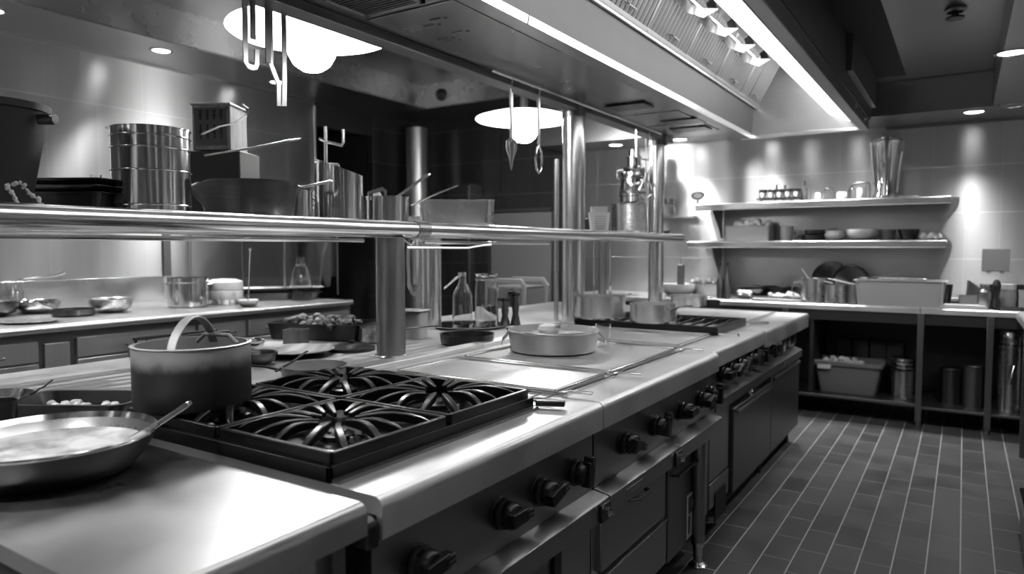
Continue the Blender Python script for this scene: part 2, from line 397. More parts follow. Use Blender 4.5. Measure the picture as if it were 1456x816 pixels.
for (x, y) in ((-1.86, 4.30), (-1.74, 5.0), (-1.80, 5.35)):
    f = MB().box(x-.14, x+.14, y-.09, y+.09, 2.285, 2.294).build('vent_flap', BLACK, hood, bevel=.003)
MB().tube([(-1.98,2.9,2.25),(-1.98,5.2,2.25)], .007, 8).build('utensil_rod', S_TUBE, hood)

# ------------------------------------------------------------------ cooking island: near worktop
def rounded_top(x0, x1, y0, y1, z, t, r=.02, both=False):
    pr = [(x0, z-.03), (x0, z)]
    for k in range(7):
        a = PI/2*(1-k/6); pr.append((x1-r+r*math.cos(a), z-r+r*math.sin(a)))
    pr += [(x1, z-t), (x1-.012, z-t), (x1-.012, z-.03)]
    return MB().prism(pr, y0, y1)
tb = thing('prep_table', 'stainless prep table joined to the cooking range, carrying the skillet', 'table', (-2.0,.72,0))
def lt(mb): # world-built parts under an Empty
    return mb
def wpart(mb, name, mat, root, bevel=0, smooth=35):
    o = mb.build(name, mat, root, bevel=bevel, smooth=smooth); o.matrix_parent_inverse = Matrix.Translation(-Vector(root.location)); return o
wpart(rounded_top(-3.05, -.93, .49, .945, .9, .062, .022), 'table_top', S_TABLE, tb)
wpart(box(-3.0, -1.0, .53, .93, .30, .33), 'under_shelf', S_DARK, tb, .003)
for x, y in ((-1.02,.55),(-1.02,.90),(-2.98,.55),(-2.98,.90)):
    wpart(MB().box(x-.02, x+.02, y-.02, y+.02, .02, .84), 'leg', S_DARK, tb, .003)
wpart(box(-1.9, -.985, .91, .94, .33, .84), 'side_panel', S_DARK, tb)

# rear worktop of the island (the pass side)
rw = thing('pass_worktop', 'broad stainless worktop running behind the ranges under the pass shelf', 'worktop', (-2.5,3.2,0))
wpart(MB().box(-3.08, -1.93, .95, 5.5, .86, .898), 'worktop', S_PASS, rw, .004)
wpart(MB().box(-3.03, -1.96, .98, 5.45, .1, .86), 'cabinet_body', S_DARK, rw, .004)
wpart(MB().prism([(-1.985,.898),(-1.93,.898),(-1.93,.918),(-1.975,.925),(-1.985,.92)], 1.80, 2.75), 'raised_edge', S_TOP, rw, .003)
wpart(MB().prism([(-1.985,.898),(-1.93,.898),(-1.93,.918),(-1.975,.925),(-1.985,.92)], 2.755, 3.75), 'raised_edge', S_TOP, rw, .003)

KPROF = [(0,0),(.036,0),(.036,.006),(.031,.012),(.029,.03)]
def knob_parts(root, y, z, x=-.967, ang=0.0, big=1.0):
    b = MB().lathe([(0,0),(.042,0),(.042,.004),(.036,.008),(0,.008)], 24)
    w = b.build('knob_plate', KNOB, root, loc=(x-root.location.x, y-root.location.y, z-root.location.z), rot=(0,PI/2,0))
    m = MB().lathe([(.001,.008),(.039,.008),(.041,.020),(.036,.023),(.034,.050),(.029,.058),(.001,.058)], 10)
    # grip across the dial with a raised pointer end
    m.box(-.017, .017, -.036, .038, .042, .070)
    m.box(-.012, .012, .020, .054, .042, .072)
    k_ = m.build('knob', KNOB, root, loc=(x-root.location.x, y-root.location.y, z-root.location.z), rot=(0,0,0), bevel=.004)
    k_.matrix_basis = Matrix.Translation((x-root.location.x, y-root.location.y, z-root.location.z)) @ RX(ang) @ RY(PI/2)
    MB().box(-.0012,.0012,.03,.050,.0715,.0725).build('pointer_line', GREYP, k_)
    return k_
def rail(root, y0, y1, name='front_rail'):
    pr = [(-.965,.618),(-.915,.611),(-.905,.606),(-.905,.548),(-.913,.548),(-.913,.600),(-.965,.590)]
    return wpart(MB().prism(pr, y0, y1), name, S_FRONT, root, .002)
def latch(root, y):
    b = wpart(MB().box(-.905, -.896, y-.045, y+.02, .545, .60), 'latch_plate', BLACK, root, .002)
    q = MB().lathe([(0,0),(.014,0),(.014,.01),(.008,.016),(0,.016)], 12, M=T(-.896, y-.01, .572)@RY(PI/2)).bar([(-.885,y-.022,.588),(-.880,y-.008,.574),(-.885,y+.006,.556)], .008, .006, up=(1,0,0))
    k_ = q.build('latch_catch', S_POL, b)
    return b

# ------------------------------------------------------------------ range 1: open burners
r1 = thing('burner_range', 'stainless gas range with a black four-burner hob and four front dials', 'cooking range', (-1.4,1.48,0))
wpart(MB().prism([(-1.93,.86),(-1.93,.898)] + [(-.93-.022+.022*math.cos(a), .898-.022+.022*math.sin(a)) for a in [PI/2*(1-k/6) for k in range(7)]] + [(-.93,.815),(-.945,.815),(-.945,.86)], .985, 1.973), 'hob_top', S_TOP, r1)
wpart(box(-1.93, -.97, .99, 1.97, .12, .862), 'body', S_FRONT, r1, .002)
wpart(box(-.972, -.965, .99, 1.97, .60, .845), 'control_panel', S_FRONT, r1)
wpart(MB().prism([(-1.05,.86),(-.952,.86),(-.936,.85),(-.936,.80),(-1.05,.80)], .952, .984), 'end_seal', BLACK, r1, .006)
tray = MB().box(-1.86, -1.075, .99, 1.79, .898, .902)
for b_ in ((-1.86,-1.075,.985,.997),(-1.86,-1.075,1.782,1.794),(-1.86,-1.848,.985,1.794),(-1.087,-1.075,.985,1.794)):
    tray.box(b_[0], b_[1], b_[2], b_[3], .898, .932)
wpart(tray, 'spill_tray', CAST, r1, .002)
wpart(MB().box(-1.075,-1.055,.99,1.79,.898,.906), 'tray_flange', S_DARK, r1)
for y, a in ((1.122,.1),(1.446,.0),(1.639,.25),(1.836,PI/2-.15)):
    knob_parts(r1, y, .712, ang=a)
rail(r1, 1.0, 1.972)
latch(r1, 1.945)
dr_ = wpart(box(-.985, -.962, 1.06, 1.68, .16, .53), 'oven_door', S_DARK, r1, .004)
hd = MB().tube([(-.962,1.56,.50),(-.93,1.56,.51),(-.92,1.57,.47),(-.925,1.58,.40),(-.962,1.58,.38)], .009, 8); hd.build('door_handle', S_POL, dr_)
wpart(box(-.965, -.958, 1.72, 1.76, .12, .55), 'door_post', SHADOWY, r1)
for y in (1.05, 1.92): wpart(MB().lathe([(.022,0),(.022,.02),(.018,.025),(.018,.12)], 14, (-1.02, y, 0)), 'leg', S_DARK, r1)

# burner grates: each lifts off
def grate(name, label, loc, sx=.38, sy=.385, group='cast-iron grates on the burner hob'):
    r = thing(name, label, 'grate', loc, 0, group)
    fr = MB(); t = .014; h = .030
    x, y = sx/2-.006, sy/2-.006
    for a in (-1, 1):
        fr.box(-x, x, a*y-t/2, a*y+t/2, 0, h); fr.box(a*x-t/2, a*x+t/2, -y, y, 0, h)
    fr.build('frame', CAST, r, bevel=.003)
    n = 14
    for k in range(n):
        a = 2*PI*(k+.5)/n
        dx, dy = math.cos(a), math.sin(a)
        ro = min((x-.004)/max(abs(dx),1e-6), (y-.004)/max(abs(dy),1e-6)); ri = .042 if k % 2 else .058
        pts = []
        for q in range(7):
            s_ = q/6; rr_ = ro+(ri-ro)*s_
            zz = .018+.024*math.sin(min(1, s_*1.6)*PI/2)-.006*s_ if q else .014
            w_ = .007*math.sin(s_*PI)*(1 if k % 2 else -1)
            pts.append((dx*rr_-dy*w_, dy*rr_+dx*w_, zz))
        MB().bar(pts, .016, .020, scales=[.8,1,1.1,1.15,1.1,.9,.6]).build('grate_finger', CAST, r, bevel=.003)
    return r
GZ = .9325
gs = [(-1.27,1.19),(-1.27,1.585),(-1.66,1.19),(-1.66,1.585)]
gl = ['cast-iron grate at the hob corner beside the prep table', 'cast-iron grate at the hob corner beside the flat griddle', 'cast-iron grate under the large grey pot', 'cast-iron grate on the hob under the small pan with a black handle']
g0 = grate('burner_grate', gl[0], (gs[0][0], gs[0][1], GZ-.004))
for i in (1,2,3):
    c = again(g0, (gs[i][0], gs[i][1], GZ-.004), 0, gl[i])
for i, (x, y) in enumerate(gs):
    b = wpart(MB().lathe([(0,.902),(.085,.902),(.075,.907),(.06,.908),(.055,.915),(.045,.918),(.043,.930),(.030,.934),(.026,.940),(0,.941)], 28, (x, y, 0)), 'burner', CAST, r1)
    MB().lathe([(.060,.9085),(.078,.9065),(.078,.908),(.060,.910)], 28, (x, y, 0)).build('burner_ring', S_POL, b)
# spark igniters
for x, y in ((-1.27+.05,1.19-.02),(-1.27+.05,1.585)):
    wpart(MB().tube([(x+.02,y,.903),(x+.02,y,.935)], .004, 8), 'igniter', CERAM, r1)

# ------------------------------------------------------------------ range 2: flat griddle plates
r2 = thing('griddle_range', 'stainless range with two smooth griddle plates, five dials and doors with a notice', 'cooking range', (-1.4,2.6,0))
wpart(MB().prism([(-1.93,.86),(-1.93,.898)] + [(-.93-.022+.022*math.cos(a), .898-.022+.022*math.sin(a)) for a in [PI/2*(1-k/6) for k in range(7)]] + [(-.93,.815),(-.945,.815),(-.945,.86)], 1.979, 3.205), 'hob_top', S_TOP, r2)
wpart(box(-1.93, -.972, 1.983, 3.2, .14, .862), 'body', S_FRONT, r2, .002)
wpart(box(-.975, -.966, 1.983, 3.2, .60, .845), 'control_panel', S_FRONT, r2)
for y, a in ((2.206,-.3),(2.488,PI/2-.4),(2.78,.05),(3.02,.2),(3.16,PI/2)):
    knob_parts(r2, y, .712, ang=a)
def plate(y0, y1, x0=-1.80, x1=-1.115):
    p_ = wpart(MB().box(x0, x1, y0, y1, .898, .908), 'griddle_plate', S_GRID, r2, .003)
    rm = MB()
    for (a, b) in (((x0,y0),(x1,y0)),((x1,y0),(x1,y1)),((x1,y1),(x0,y1)),((x0,y1),(x0,y0))):
        rm.bar([(a[0],a[1],.911),(b[0],b[1],.911)], .014, .010)
    rm.build('raised_rim', S_TUBE, p_, bevel=.003)
plate(2.00, 2.385); plate(2.425, 3.15)
wpart(MB().box(-1.103, -1.088, 1.99, 3.18, .8975, .9005), 'drain_slot', INK, r2)
wpart(MB().box(-1.085, -1.075, 1.99, 3.18, .898, .904), 'gutter_edge', S_TUBE, r2)
# wire grid in the grease trough between hob and griddle
wr = MB()
for y in (1.83, 1.86, 1.94, 1.965): wr.tube([(-1.80,y,.912),(-1.05,y,.912)], .004, 6)
for i in range(16): wr.tube([(-1.78+i*.046,1.83,.908),(-1.78+i*.046,1.965,.908)], .003, 6)
wpart(wr, 'wire_grid', S_POL, r1)
for y in (2.0, 2.41, 3.14):
    t_ = MB().bar([(-1.09,y,.908),(-1.06,y,.914),(-.985,y+.012,.914)], .022, .008)
    wpart(t_, 'trough_tab', S_TUBE, r2, .002)
wpart(MB().bar([(-1.07,1.80,.915),(-.99,1.835,.915)], .03, .016), 'trough_tab', BLACK, r1, .003)
rail(r2, 1.98, 2.62)
rail(r2, 2.625, 3.19)
latch(r2, 2.60)
np_ = wpart(box(-.9055, -.903, 2.10, 2.24, .565, .590), 'rating_plate', S_FRONT, r2)
MB().box(-.9032,-.9025,2.115,2.225,.582,.585).box(-.9032,-.9025,2.115,2.205,.576,.579).box(-.9032,-.9025,2.115,2.215,.570,.573).build('printing', GREYP, np_)
d1 = wpart(box(-.985, -.955, 2.02, 2.60, .33, .545), 'door', S_FRONT, r2, .004)
MB().tube([(-.955,2.24,.505),(-.925,2.27,.505),(-.925,2.36,.505),(-.955,2.38,.505)], .008, 8).build('door_handle', S_DARK, d1)
d2 = wpart(box(-.985, -.950, 2.02, 2.60, .14, .318), 'lower_door', S_FRONT, r2, .004)
MB().box(-.956,-.946,2.02,2.60,.314,.320).build('bright_edge', S_TUBE, d2)
d3 = wpart(box(-.985, -.957, 2.64, 3.12, .12, .545), 'tall_door', S_DARK, r2, .004)
MB().bar([(-.957,2.67,.470),(-.935,2.68,.470),(-.935,3.02,.470),(-.957,3.03,.470)], .016, .008).build('door_handle', BLACK, d3)
nt_ = MB().box(-.957,-.9545,2.86,3.02,.14,.33).build('notice', PAPER, d3)
MB().box(-.9545,-.9538,2.875,3.005,.245,.318).box(-.9545,-.9538,2.875,2.90,.16,.235).box(-.9545,-.9538,2.955,3.005,.165,.185).build('notice_print', MIDP, nt_)
MB().lathe([(0,0),(.028,0),(.028,.0006),(0,.0006)], 16, M=T(-.9538,2.945,.28)@RY(PI/2)).box(-.9538,-.9532,2.915,2.94,.175,.225).build('notice_symbol', PAPER, nt_)
lg = wpart(MB().lathe([(.0275,.10),(.0275,.60)], 20, (-.935, 2.95, 0)), 'leg', S_FRONT, r2)
MB().lathe([(.020,.015),(.020,.10)], 16, (-.935,2.95,0)).lathe([(.030,.098),(.030,.108)], 18, (-.935,2.95,0)).lathe([(.038,0),(.040,.006),(.022,.018),(0,.018)], 18, (-.935,2.95,0)).build('adjustable_foot', S_TUBE, lg)
for y in (2.05,): wpart(MB().lathe([(.022,0),(.022,.02),(.018,.025),(.018,.14)], 14, (-1.02, y, 0)), 'leg', S_DARK, r2)

# ------------------------------------------------------------------ range 3: far hob
r3 = thing('far_range', 'stainless range at the island end with a low black grate and plain dark doors', 'cooking range', (-1.45,4.35,0))
wpart(MB().prism([(-1.93,.86),(-1.93,.898)] + [(-.955-.015+.015*math.cos(a), .898-.015+.015*math.sin(a)) for a in [PI/2*(1-k/6) for k in range(7)]] + [(-.955,.82),(-.97,.82),(-.97,.86)], 3.212, 4.19), 'hob_top', S_TOP, r3)
wpart(MB().prism([(-1.93,.86),(-1.93,.898)] + [(-.945-.015+.015*math.cos(a), .898-.015+.015*math.sin(a)) for a in [PI/2*(1-k/6) for k in range(7)]] + [(-.945,.80),(-.96,.80),(-.96,.86)], 4.195, 5.5), 'hob_top', S_TOP, r3)
wpart(box(-1.93, -1.0, 3.21, 5.30, .14, .862), 'body', S_DARK, r3, .003)
wpart(box(-1.003, -.99, 3.22, 5.30, .70, .85), 'control_panel', S_DARK, r3)
for i, y in enumerate((3.42,3.58,3.74,3.98,4.14,4.36,4.52)):
    knob_parts(r3, y, .762, x=-.99, ang=.4*i)
lb = wpart(box(-.992, -.985, 4.75, 4.92, .69, .80), 'label_plate', PALE, r3)
MB().box(-.985,-.984,4.78,4.89,.73,.78).build('label_window', INK, lb)
lb = wpart(box(-.992, -.985, 5.05, 5.22, .70, .83), 'switch_plate', PALE, r3)
MB().box(-.985,-.983,5.065,5.205,.712,.818).build('switch_face', BLACK, lb)
wpart(MB().prism([(-1.0,.68),(-.955,.665),(-.945,.66),(-.945,.615),(-.955,.615),(-.955,.64),(-1.0,.65)], 3.23, 5.28), 'front_rail', S_FRONT, r3)
wpart(box(-1.0, -.978, 3.24, 3.56, .27, .62), 'side_panel', S_FRONT, r3, .003)
wpart(box(-1.0, -.975, 3.24, 3.56, .14, .262), 'vent_panel', S_FRONT, r3, .003)
wpart(box(-.976, -.97, 3.32, 3.50, .06, .20), 'vent_opening', VOID, r3)
for (a, b, zt) in ((3.60,4.42,.56),(4.43,5.28,.60)):
    d = wpart(box(-1.0, -.962, a, b, .12, zt), 'door', S_DARK, r3, .005)
    MB().box(-.962,-.945,a+.03,b-.05,zt-.03,zt-.012).build('door_handle', S_FRONT, d, bevel=.003)
    MB().lathe([(0,0),(.022,0),(.020,.012),(.01,.02),(0,.02)], 14, M=T(-.962,a+.3,zt+.035)@RY(PI/2)).build('door_lock', S_POL, d)
for y in (3.3, 4.4, 5.2): wpart(MB().lathe([(.022,0),(.022,.02),(.018,.025),(.018,.14)], 14, (-1.03, y, 0)), 'leg', BLACK, r3)
wpart(box(-1.06, -1.03, 3.6, 5.25, .02, .14), 'plinth', RUB, r3)
for (y0, y1) in ((3.28,3.80),(4.55,5.38)):
    p_ = wpart(MB().box(-1.86, -1.15, y0, y1, .898, .905), 'griddle_plate', S_GRID, r3, .003)
    rm = MB()
    for (a, b) in (((-1.86,y0),(-1.15,y0)),((-1.15,y0),(-1.15,y1)),((-1.15,y1),(-1.86,y1)),((-1.86,y1),(-1.86,y0))):
        rm.bar([(a[0],a[1],.908),(b[0],b[1],.908)], .014, .008)
    rm.build('raised_rim', S_TUBE, p_)
wpart(MB().bar([(-1.15,3.84,.906),(-1.02,3.86,.91),(-1.0,3.80,.91)], .012, .008), 'trough_tab', S_TUBE, r3)
wpart(MB().bar([(-1.12,4.5,.906),(-1.02,4.56,.91)], .03, .012), 'trough_tab', S_TUBE, r3)
# long low grate of range 3
gg = thing('long_grate', 'long low black grate carrying three steel pans on the far range', 'grate', (-1.56,4.12,.899))
m = MB()
for a in (-1,1):
    m.box(-.44,.44,a*.29-.01,a*.29+.01,0,.048); m.box(a*.43-.01,a*.43+.01,-.29,.29,0,.048)
m.box(-.01,.01,-.29,.29,.0,.045)
m.build('frame', CAST, gg, bevel=.004)
for q in range(12):
    x = -.40+q*.073
    MB().bar([(x,-.28,.034),(x+.01,-.1,.045),(x,.0,.04),(x-.01,.1,.045),(x,.28,.034)], .012, .014).build('grate_finger', CAST, gg, bevel=.002)

# ------------------------------------------------------------------ pass shelf on posts
ps = thing('pass_shelf', 'long tubular-edged steel pass shelf on round posts over the island', 'shelf', (-2.14,3.2,.9))
for (ya, yb) in ((-.3,2.475),(2.505,6.02)):
    wpart(MB().tube([(-2.10,ya,1.462),(-2.10,yb,1.462)], .036, 20), 'front_tube', S_TUBE, ps)
wpart(MB().tube([(-2.10,2.45,1.462),(-2.10,2.53,1.462)], .040, 20), 'tube_joint', S_FRONT, ps)
sb = MB()
for i in range(15): sb.box(-2.975+.058*i, -2.951+.058*i, -.3, 6.0, 1.458, 1.474)
for i in range(14): sb.box(-2.99, -2.11, -.25+.47*i, -.225+.47*i, 1.444, 1.458)
wpart(sb, 'shelf_slats', S_TUBE, ps)  # slat gaps added to let lamp light down to the worktop
wpart(MB().tube([(-3.0,-.3,1.462),(-3.0,6.02,1.462)], .022, 12), 'rear_tube', S_TUBE, ps)
wpart(MB().tube([(-2.17,.6,1.41),(-2.17,2.2,1.41)], .008, 8).tube([(-2.17,2.6,1.405),(-2.17,3.8,1.405)], .008, 8), 'hanging_bar', S_TUBE, ps)
for y, top in ((2.334,1.43),(4.11,2.30),(5.59,2.30)):
    p_ = wpart(MB().lathe([(.064,.898),(.064,1.425)], 28, (-2.14,y,0)), 'post', S_FRONT, ps) if top < 2 else wpart(MB().lathe([(.074 if y < 5 else .062,.898),(.074 if y < 5 else .062,2.297)], 28, (-2.16,y,0)), 'post', S_TUBE, ps)
    MB().lathe([(.07,.899),(.075,.901),(.068,.906)], 28, (-2.14 if top < 2 else -2.16,y,0)).build('post_collar', S_TUBE, p_)
    if top > 2:
        MB().lathe([(.080,2.22),(.080,2.298)], 28, (-2.16,y,0)).build('ceiling_sleeve', S_DARK, p_)
wpart(MB().lathe([(.058,.898),(.058,1.435)], 24, (-2.67,3.27,0)), 'rear_post', S_TUBE, ps)
wpart(MB().lathe([(.035,.898),(.035,1.435)], 20, (-2.65,5.59,0)), 'rear_post', S_FRONT, ps)
wpart(MB().tube([(-2.27,4.08,.90),(-2.27,4.08,1.96)], .016, 12), 'supply_pipe', S_TUBE, ps)
wpart(MB().tube([(-2.21,5.52,1.46),(-2.21,5.52,1.9),(-2.2,5.54,2.05),(-2.2,5.56,2.29)], .012, 10), 'supply_pipe', S_TUBE, ps)

exec_items = True

# ================================================================== furniture against the walls
# left counter
lc = thing('wall_counter', 'long steel counter with rolled front edge and drawers along the panelled wall', 'counter', (-5.0,2.2,0))
pr = [(-5.945,.875),(-5.945,.915),(-4.59,.915)] + [(-4.57+.024*math.cos(a), .897+.024*math.sin(a)) for a in [PI*.62-PI*1.25*k/10 for k in range(11)]] + [(-4.59,.875)]
wpart(MB().prism(pr, -2.0, 4.48), 'worktop', S_COUNTER, lc)
wpart(MB().box(-5.945, -5.92, -2.0, 3.55, .915, 1.13), 'upstand', S_TUBE, lc, .004)
wpart(MB().box(-5.92, -4.66, -2.0, 4.55, .08, .875), 'carcass', S_DARK, lc)
ys_ = [(1.42,1.98,'d'),(2.02,2.16,'p'),(2.20,3.00,'w'),(3.03,3.42,'w'),(3.45,3.95,'d'),(3.98,4.5,'d')]
for (a, b, k_) in ys_:
    if k_ == 'p':
        wpart(box(-4.66, -4.635, a, b, .12, .80), 'filler_panel', S_LIGHT, lc, .003); continue
    dwr = wpart(box(-4.66, -4.625, a, b, .70, .82), 'drawer', S_LIGHT, lc, .003)
    MB().bar([(-4.625,(a+b)/2-.10,.745),(-4.595,(a+b)/2-.09,.742),(-4.595,(a+b)/2+.09,.742),(-4.625,(a+b)/2+.10,.745)], .012, .01).build('handle', S_DARK, dwr)
    d = wpart(box(-4.66, -4.625, a, b, .12, .685), 'door', S_LIGHT, lc, .003)
    MB().bar([(-4.625,(a+b)/2-.02,.595),(-4.595,(a+b)/2,.592),(-4.59,(a+b)/2+.10,.605),(-4.625,(a+b)/2+.12,.62)], .014, .012).build('handle', S_DARK, d)
    MB().box(-4.625,-4.595,(a+b)/2-.03,(a+b)/2+.02,.56,.60).build('catch', BLACK, d, bevel=.003)
# metal wall lining strip and conduit above the counter
o = box(-5.948,-5.93,3.56,3.63,1.13,1.80).build('wall_conduit', S_DARK, bevel=.003); tag(o, 'thin dark flat conduit fixed up the panelled wall above the counter', 'conduit')
o = MB().tube([(-5.92,3.80,.916),(-5.92,3.80,1.9)], .014, 10).build('wall_pipe', S_TUBE); tag(o, 'slim bright pipe rising from the wall counter', 'pipe')
o = MB().tube([(-5.93,5.30,.0),(-5.93,5.30,2.9)], .02, 10).build('trim_3', S_TUBE); tag(o, kind='structure')

# back counter
CB = .92
bc = thing('back_counter', 'open-fronted steel counter with a lower shelf along the tiled end wall', 'counter', (-1.2,6.55,0))
wpart(MB().prism([(6.20,CB-.045),(6.20,CB-.01),(6.21,CB),(6.94,CB),(6.94,CB-.045)], -3.3, -.27, axis='x'), 'worktop', S_TOP, bc)
wpart(MB().prism([(6.20,CB-.045),(6.20,CB-.01),(6.21,CB),(6.94,CB),(6.94,CB-.045)], -.266, 1.04, axis='x'), 'worktop', S_TOP, bc)
wpart(MB().box(-3.3, 1.04, 6.925, 6.945, .05, CB-.045), 'shade_back_panel', SHADOWY, bc)  # near-black sheet standing in for shade beneath the counter
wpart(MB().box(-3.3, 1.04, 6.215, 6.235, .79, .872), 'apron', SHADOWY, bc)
wpart(MB().box(-3.28, -.27, 6.22, 6.92, .150, .172), 'lower_shelf', S_DARK, bc, .003)
wpart(MB().box(-.25, 1.02, 6.22, 6.92, .135, .155), 'lower_shelf', S_DARK, bc, .003)
for x in (-3.2,-2.2,-1.25,-.262,.18,.95):
    lg = wpart(MB().box(x-.022, x+.022, 6.195, 6.235, .03, .875), 'leg', S_DARK, bc, .003)
    MB().lathe([(.02,0),(.022,.01),(.014,.03),(0,.03)], 12, (x,6.215,0)).build('foot', S_FRONT, lg)
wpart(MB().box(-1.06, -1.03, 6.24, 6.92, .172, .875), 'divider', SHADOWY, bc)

# right-hand counter, only its corner shows
rc = thing('side_counter', 'steel counter turning the corner from the end wall, seen edge on', 'counter', (.7,4.8,0))
wpart(MB().prism([(.33,CB-.05),(.33,CB-.01),(.34,CB),(1.04,CB),(1.04,CB-.05)], 3.0, 6.19), 'worktop', S_TOP, rc)
wpart(box(.36, 1.02, 3.05, 5.70, .24, .262), 'lower_shelf', S_DARK, rc, .003)
for y in (3.1, 4.4, 5.66):
    wpart(box(.345, .385, y-.02, y+.02, 0, .87), 'leg', S_DARK, rc, .003)
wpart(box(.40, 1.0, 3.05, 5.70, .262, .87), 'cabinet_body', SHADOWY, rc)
kb = thing('floor_bin', 'pale low bin on the tiles under the side counter', 'bin', (.33,3.9,0))
MB().loft([(.06,.25,.02,0),(.075,.27,.02,.20),(.08,.275,.02,.20),(.08,.275,.02,.215),(.07,.265,.02,.215),(.055,.24,.02,.01)]).build('body', S_FRONT, kb)

# back wall shelves with curved end brackets
def wall_shelf(x0, x1, z, name, label):
    s = thing(name, label, 'shelf', ((x0+x1)/2, 6.75, z-.04))
    wpart(MB().prism([(6.56,z-.062),(6.552,z-.052),(6.552,z-.008),(6.56,z),(6.928,z),(6.928,z-.018),(6.575,z-.018),(6.575,z-.062)], x0, x1, axis='x'), 'shelf_board', S_FRONT, s, .002)
    return s
s1 = wall_shelf(-2.15, -.10, 1.79, 'wall_shelf', 'upper steel wall shelf holding the tall vase and small jars')
s2 = wall_shelf(-2.22, -.12, 1.44, 'wall_shelf', 'lower steel wall shelf holding the pale bin and bowls')
def bracket(x, zt, zb, s):
    pr = [(6.926,zt)]+[(6.926-.355+.30*(1-math.cos(t*PI))/2, zt-(zt-zb)*t) for t in [k/10 for k in range(11)]]+[(6.926,zb)]
    wpart(MB().prism(pr, x-.004, x+.004, axis='x'), 'bracket', S_FRONT, s)
bracket(-2.0, 1.771, 1.47, s1)
bracket(-2.0, 1.42, 1.05, s2)
def wave(zt, zb, x0, x1, x2):
    return [(x0+(x1-x0)*(1-math.cos(t*PI))/2 if t < .5 else (x0+x1)/2+(x1-x0)/2*math.sin((t-.5)*PI)*1.0, zt-(zt-zb)*t) for t in [k/12 for k in range(13)]]
ed = [(-.045,1.80),(-.045,1.76)]
for k in range(13):
    t = k/12; ed.append((-.045-.12*math.sin(t*PI*.5)**1.5+.0, 1.76-.24*t))
ed += [(-.150,1.50),(-.120,1.46),(-.095,1.43),(-.085,1.40)]
for k in range(13):
    t = k/12; ed.append((-.085-.15*t**1.3, 1.39-.42*t))
ed += [(-.235,.93)]
sp_l = thing('splash_panel', 'brushed steel sheet with wavy edge fixed to the end wall behind the two shelves', 'wall panel', (-1.0,6.94,.93))
wpart(MB().prism([(-1.98,.93),(-1.98,1.76),(-1.98,1.80)]+ed, 6.932, 6.948, axis='y'), 'sheet', S_FRONT, sp_l)
o = MB().box(-2.62, -2.25, 6.80, 6.948, 1.675, 1.69).build('wall_ledge', S_FRONT); tag(o, 'narrow ledge on the end wall beside the upper shelf', 'ledge')

# dark far corner: doors, cabinet, trolley
dd = thing('service_door', 'grey flush door in the dark panelled wall', 'door', (-4.35,6.9,0))
wpart(MB().box(-4.72,-3.90,6.895,6.928,.02,1.78), 'door_leaf', GREYP, dd, .004)
wpart(MB().tube([(-4.66,6.885,1.0),(-4.66,6.86,1.0),(-4.56,6.86,1.0)], .010, 8), 'door_handle', S_FRONT, dd)
wpart(MB().box(-4.76,-4.72,6.89,6.93,0,1.83).box(-3.90,-3.86,6.89,6.93,0,1.83).box(-4.76,-3.86,6.89,6.93,1.79,1.83), 'door_frame', S_DARK, dd)
cl_ = thing('corner_duct', 'tall brushed steel duct standing in the dark corner by the passage', 'duct', (-5.62,6.62,0))
wpart(MB().lathe([(.15,0),(.15,2.1),(.13,2.1),(.13,2.82)], 28, (-5.62,6.62,0)), 'duct_body', S_HOOD, cl_)
wpart(MB().lathe([(.154,1.5),(.154,1.52)], 28, (-5.62,6.62,0)).lathe([(.154,.9),(.154,.92)], 28, (-5.62,6.62,0)), 'duct_band', S_TUBE, cl_)
ct = thing('tall_cabinet', 'dark tall cabinet with bright edge strip against the panelled wall', 'cabinet', (-4.9,6.8,0))
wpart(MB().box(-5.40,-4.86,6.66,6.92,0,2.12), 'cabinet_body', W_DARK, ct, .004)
wpart(MB().box(-4.88,-4.86,6.652,6.66,.1,2.1), 'edge_strip', S_HOOD, ct)
tr_ = thing('serving_trolley', 'grey framed serving trolley with rounded corners near the far posts', 'trolley', (-3.62,5.6,0))
tp = []
for (x, z) in ((-3.78,0.06),(-3.78,1.02),(-3.74,1.07),(-3.40,1.07),(-3.36,1.02),(-3.36,.06)): tp.append((x,5.45,z))
wpart(MB().bar(tp, .05, .035, up=(0,1,0)), 'frame', GREYP, tr_, .006)
wpart(MB().bar([(x,5.85,z) for (x,_,z) in tp], .05, .035, up=(0,1,0)), 'frame', GREYP, tr_, .006)
for z in (.25,.65,1.0): wpart(MB().box(-3.76,-3.38,5.44,5.86,z,z+.02), 'shelf', SHADOWY if z < .9 else GREYP, tr_, .003)
for x in (-3.78,-3.36):
    for y in (5.45,5.85): wpart(MB().lathe([(.001,-.012),(.03,-.012),(.03,.012),(.001,.012)], 16, M=T(x,y,.03)@RY(PI/2)), 'wheel', RUB, tr_)

# ================================================================== lamps
def downlight(x, y, z, label, lit=True, power=40, r=.085, size=PI*.55, group='recessed ceiling spotlights'):
    d = thing('downlight', label, 'ceiling light', (x, y, z), 0)
    if group: d['group'] = group
    MB().lathe([(r,0),(r,-.006),(r-.012,-.009),(r-.018,-.004),(r-.02,.0)], 28).build('trim_ring', S_POL, d)
    MB().lathe([(0,-.0015),(r-.02,-.0015),(r-.02,-.003),(0,-.003)], 24).build('lamp', EM_DOWN if lit else GREYP, d)
    if lit:
        li = bpy.data.lights.new('downlight_beam', 'SPOT'); li.energy = power*2.2; li.spot_size = size; li.spot_blend = .7; li.shadow_soft_size = .05
        lo = bpy.data.objects.new('downlight_beam', li); COL.objects.link(lo); lo.parent = d; lo.location = (0,0,-.02)
    return d
dls = [(-5.47,3.31,2.96,'first downlight over the wall counter, beside the ceiling band'),
       (-5.57,4.53,2.96,'downlight over the wall counter, behind the hanging steel straps'),
       (-5.5,2.15,2.96,'downlight over the wall counter above the black bucket'),
       (-5.5,1.75,2.96,'downlight over the wall counter, out past the black bucket')]
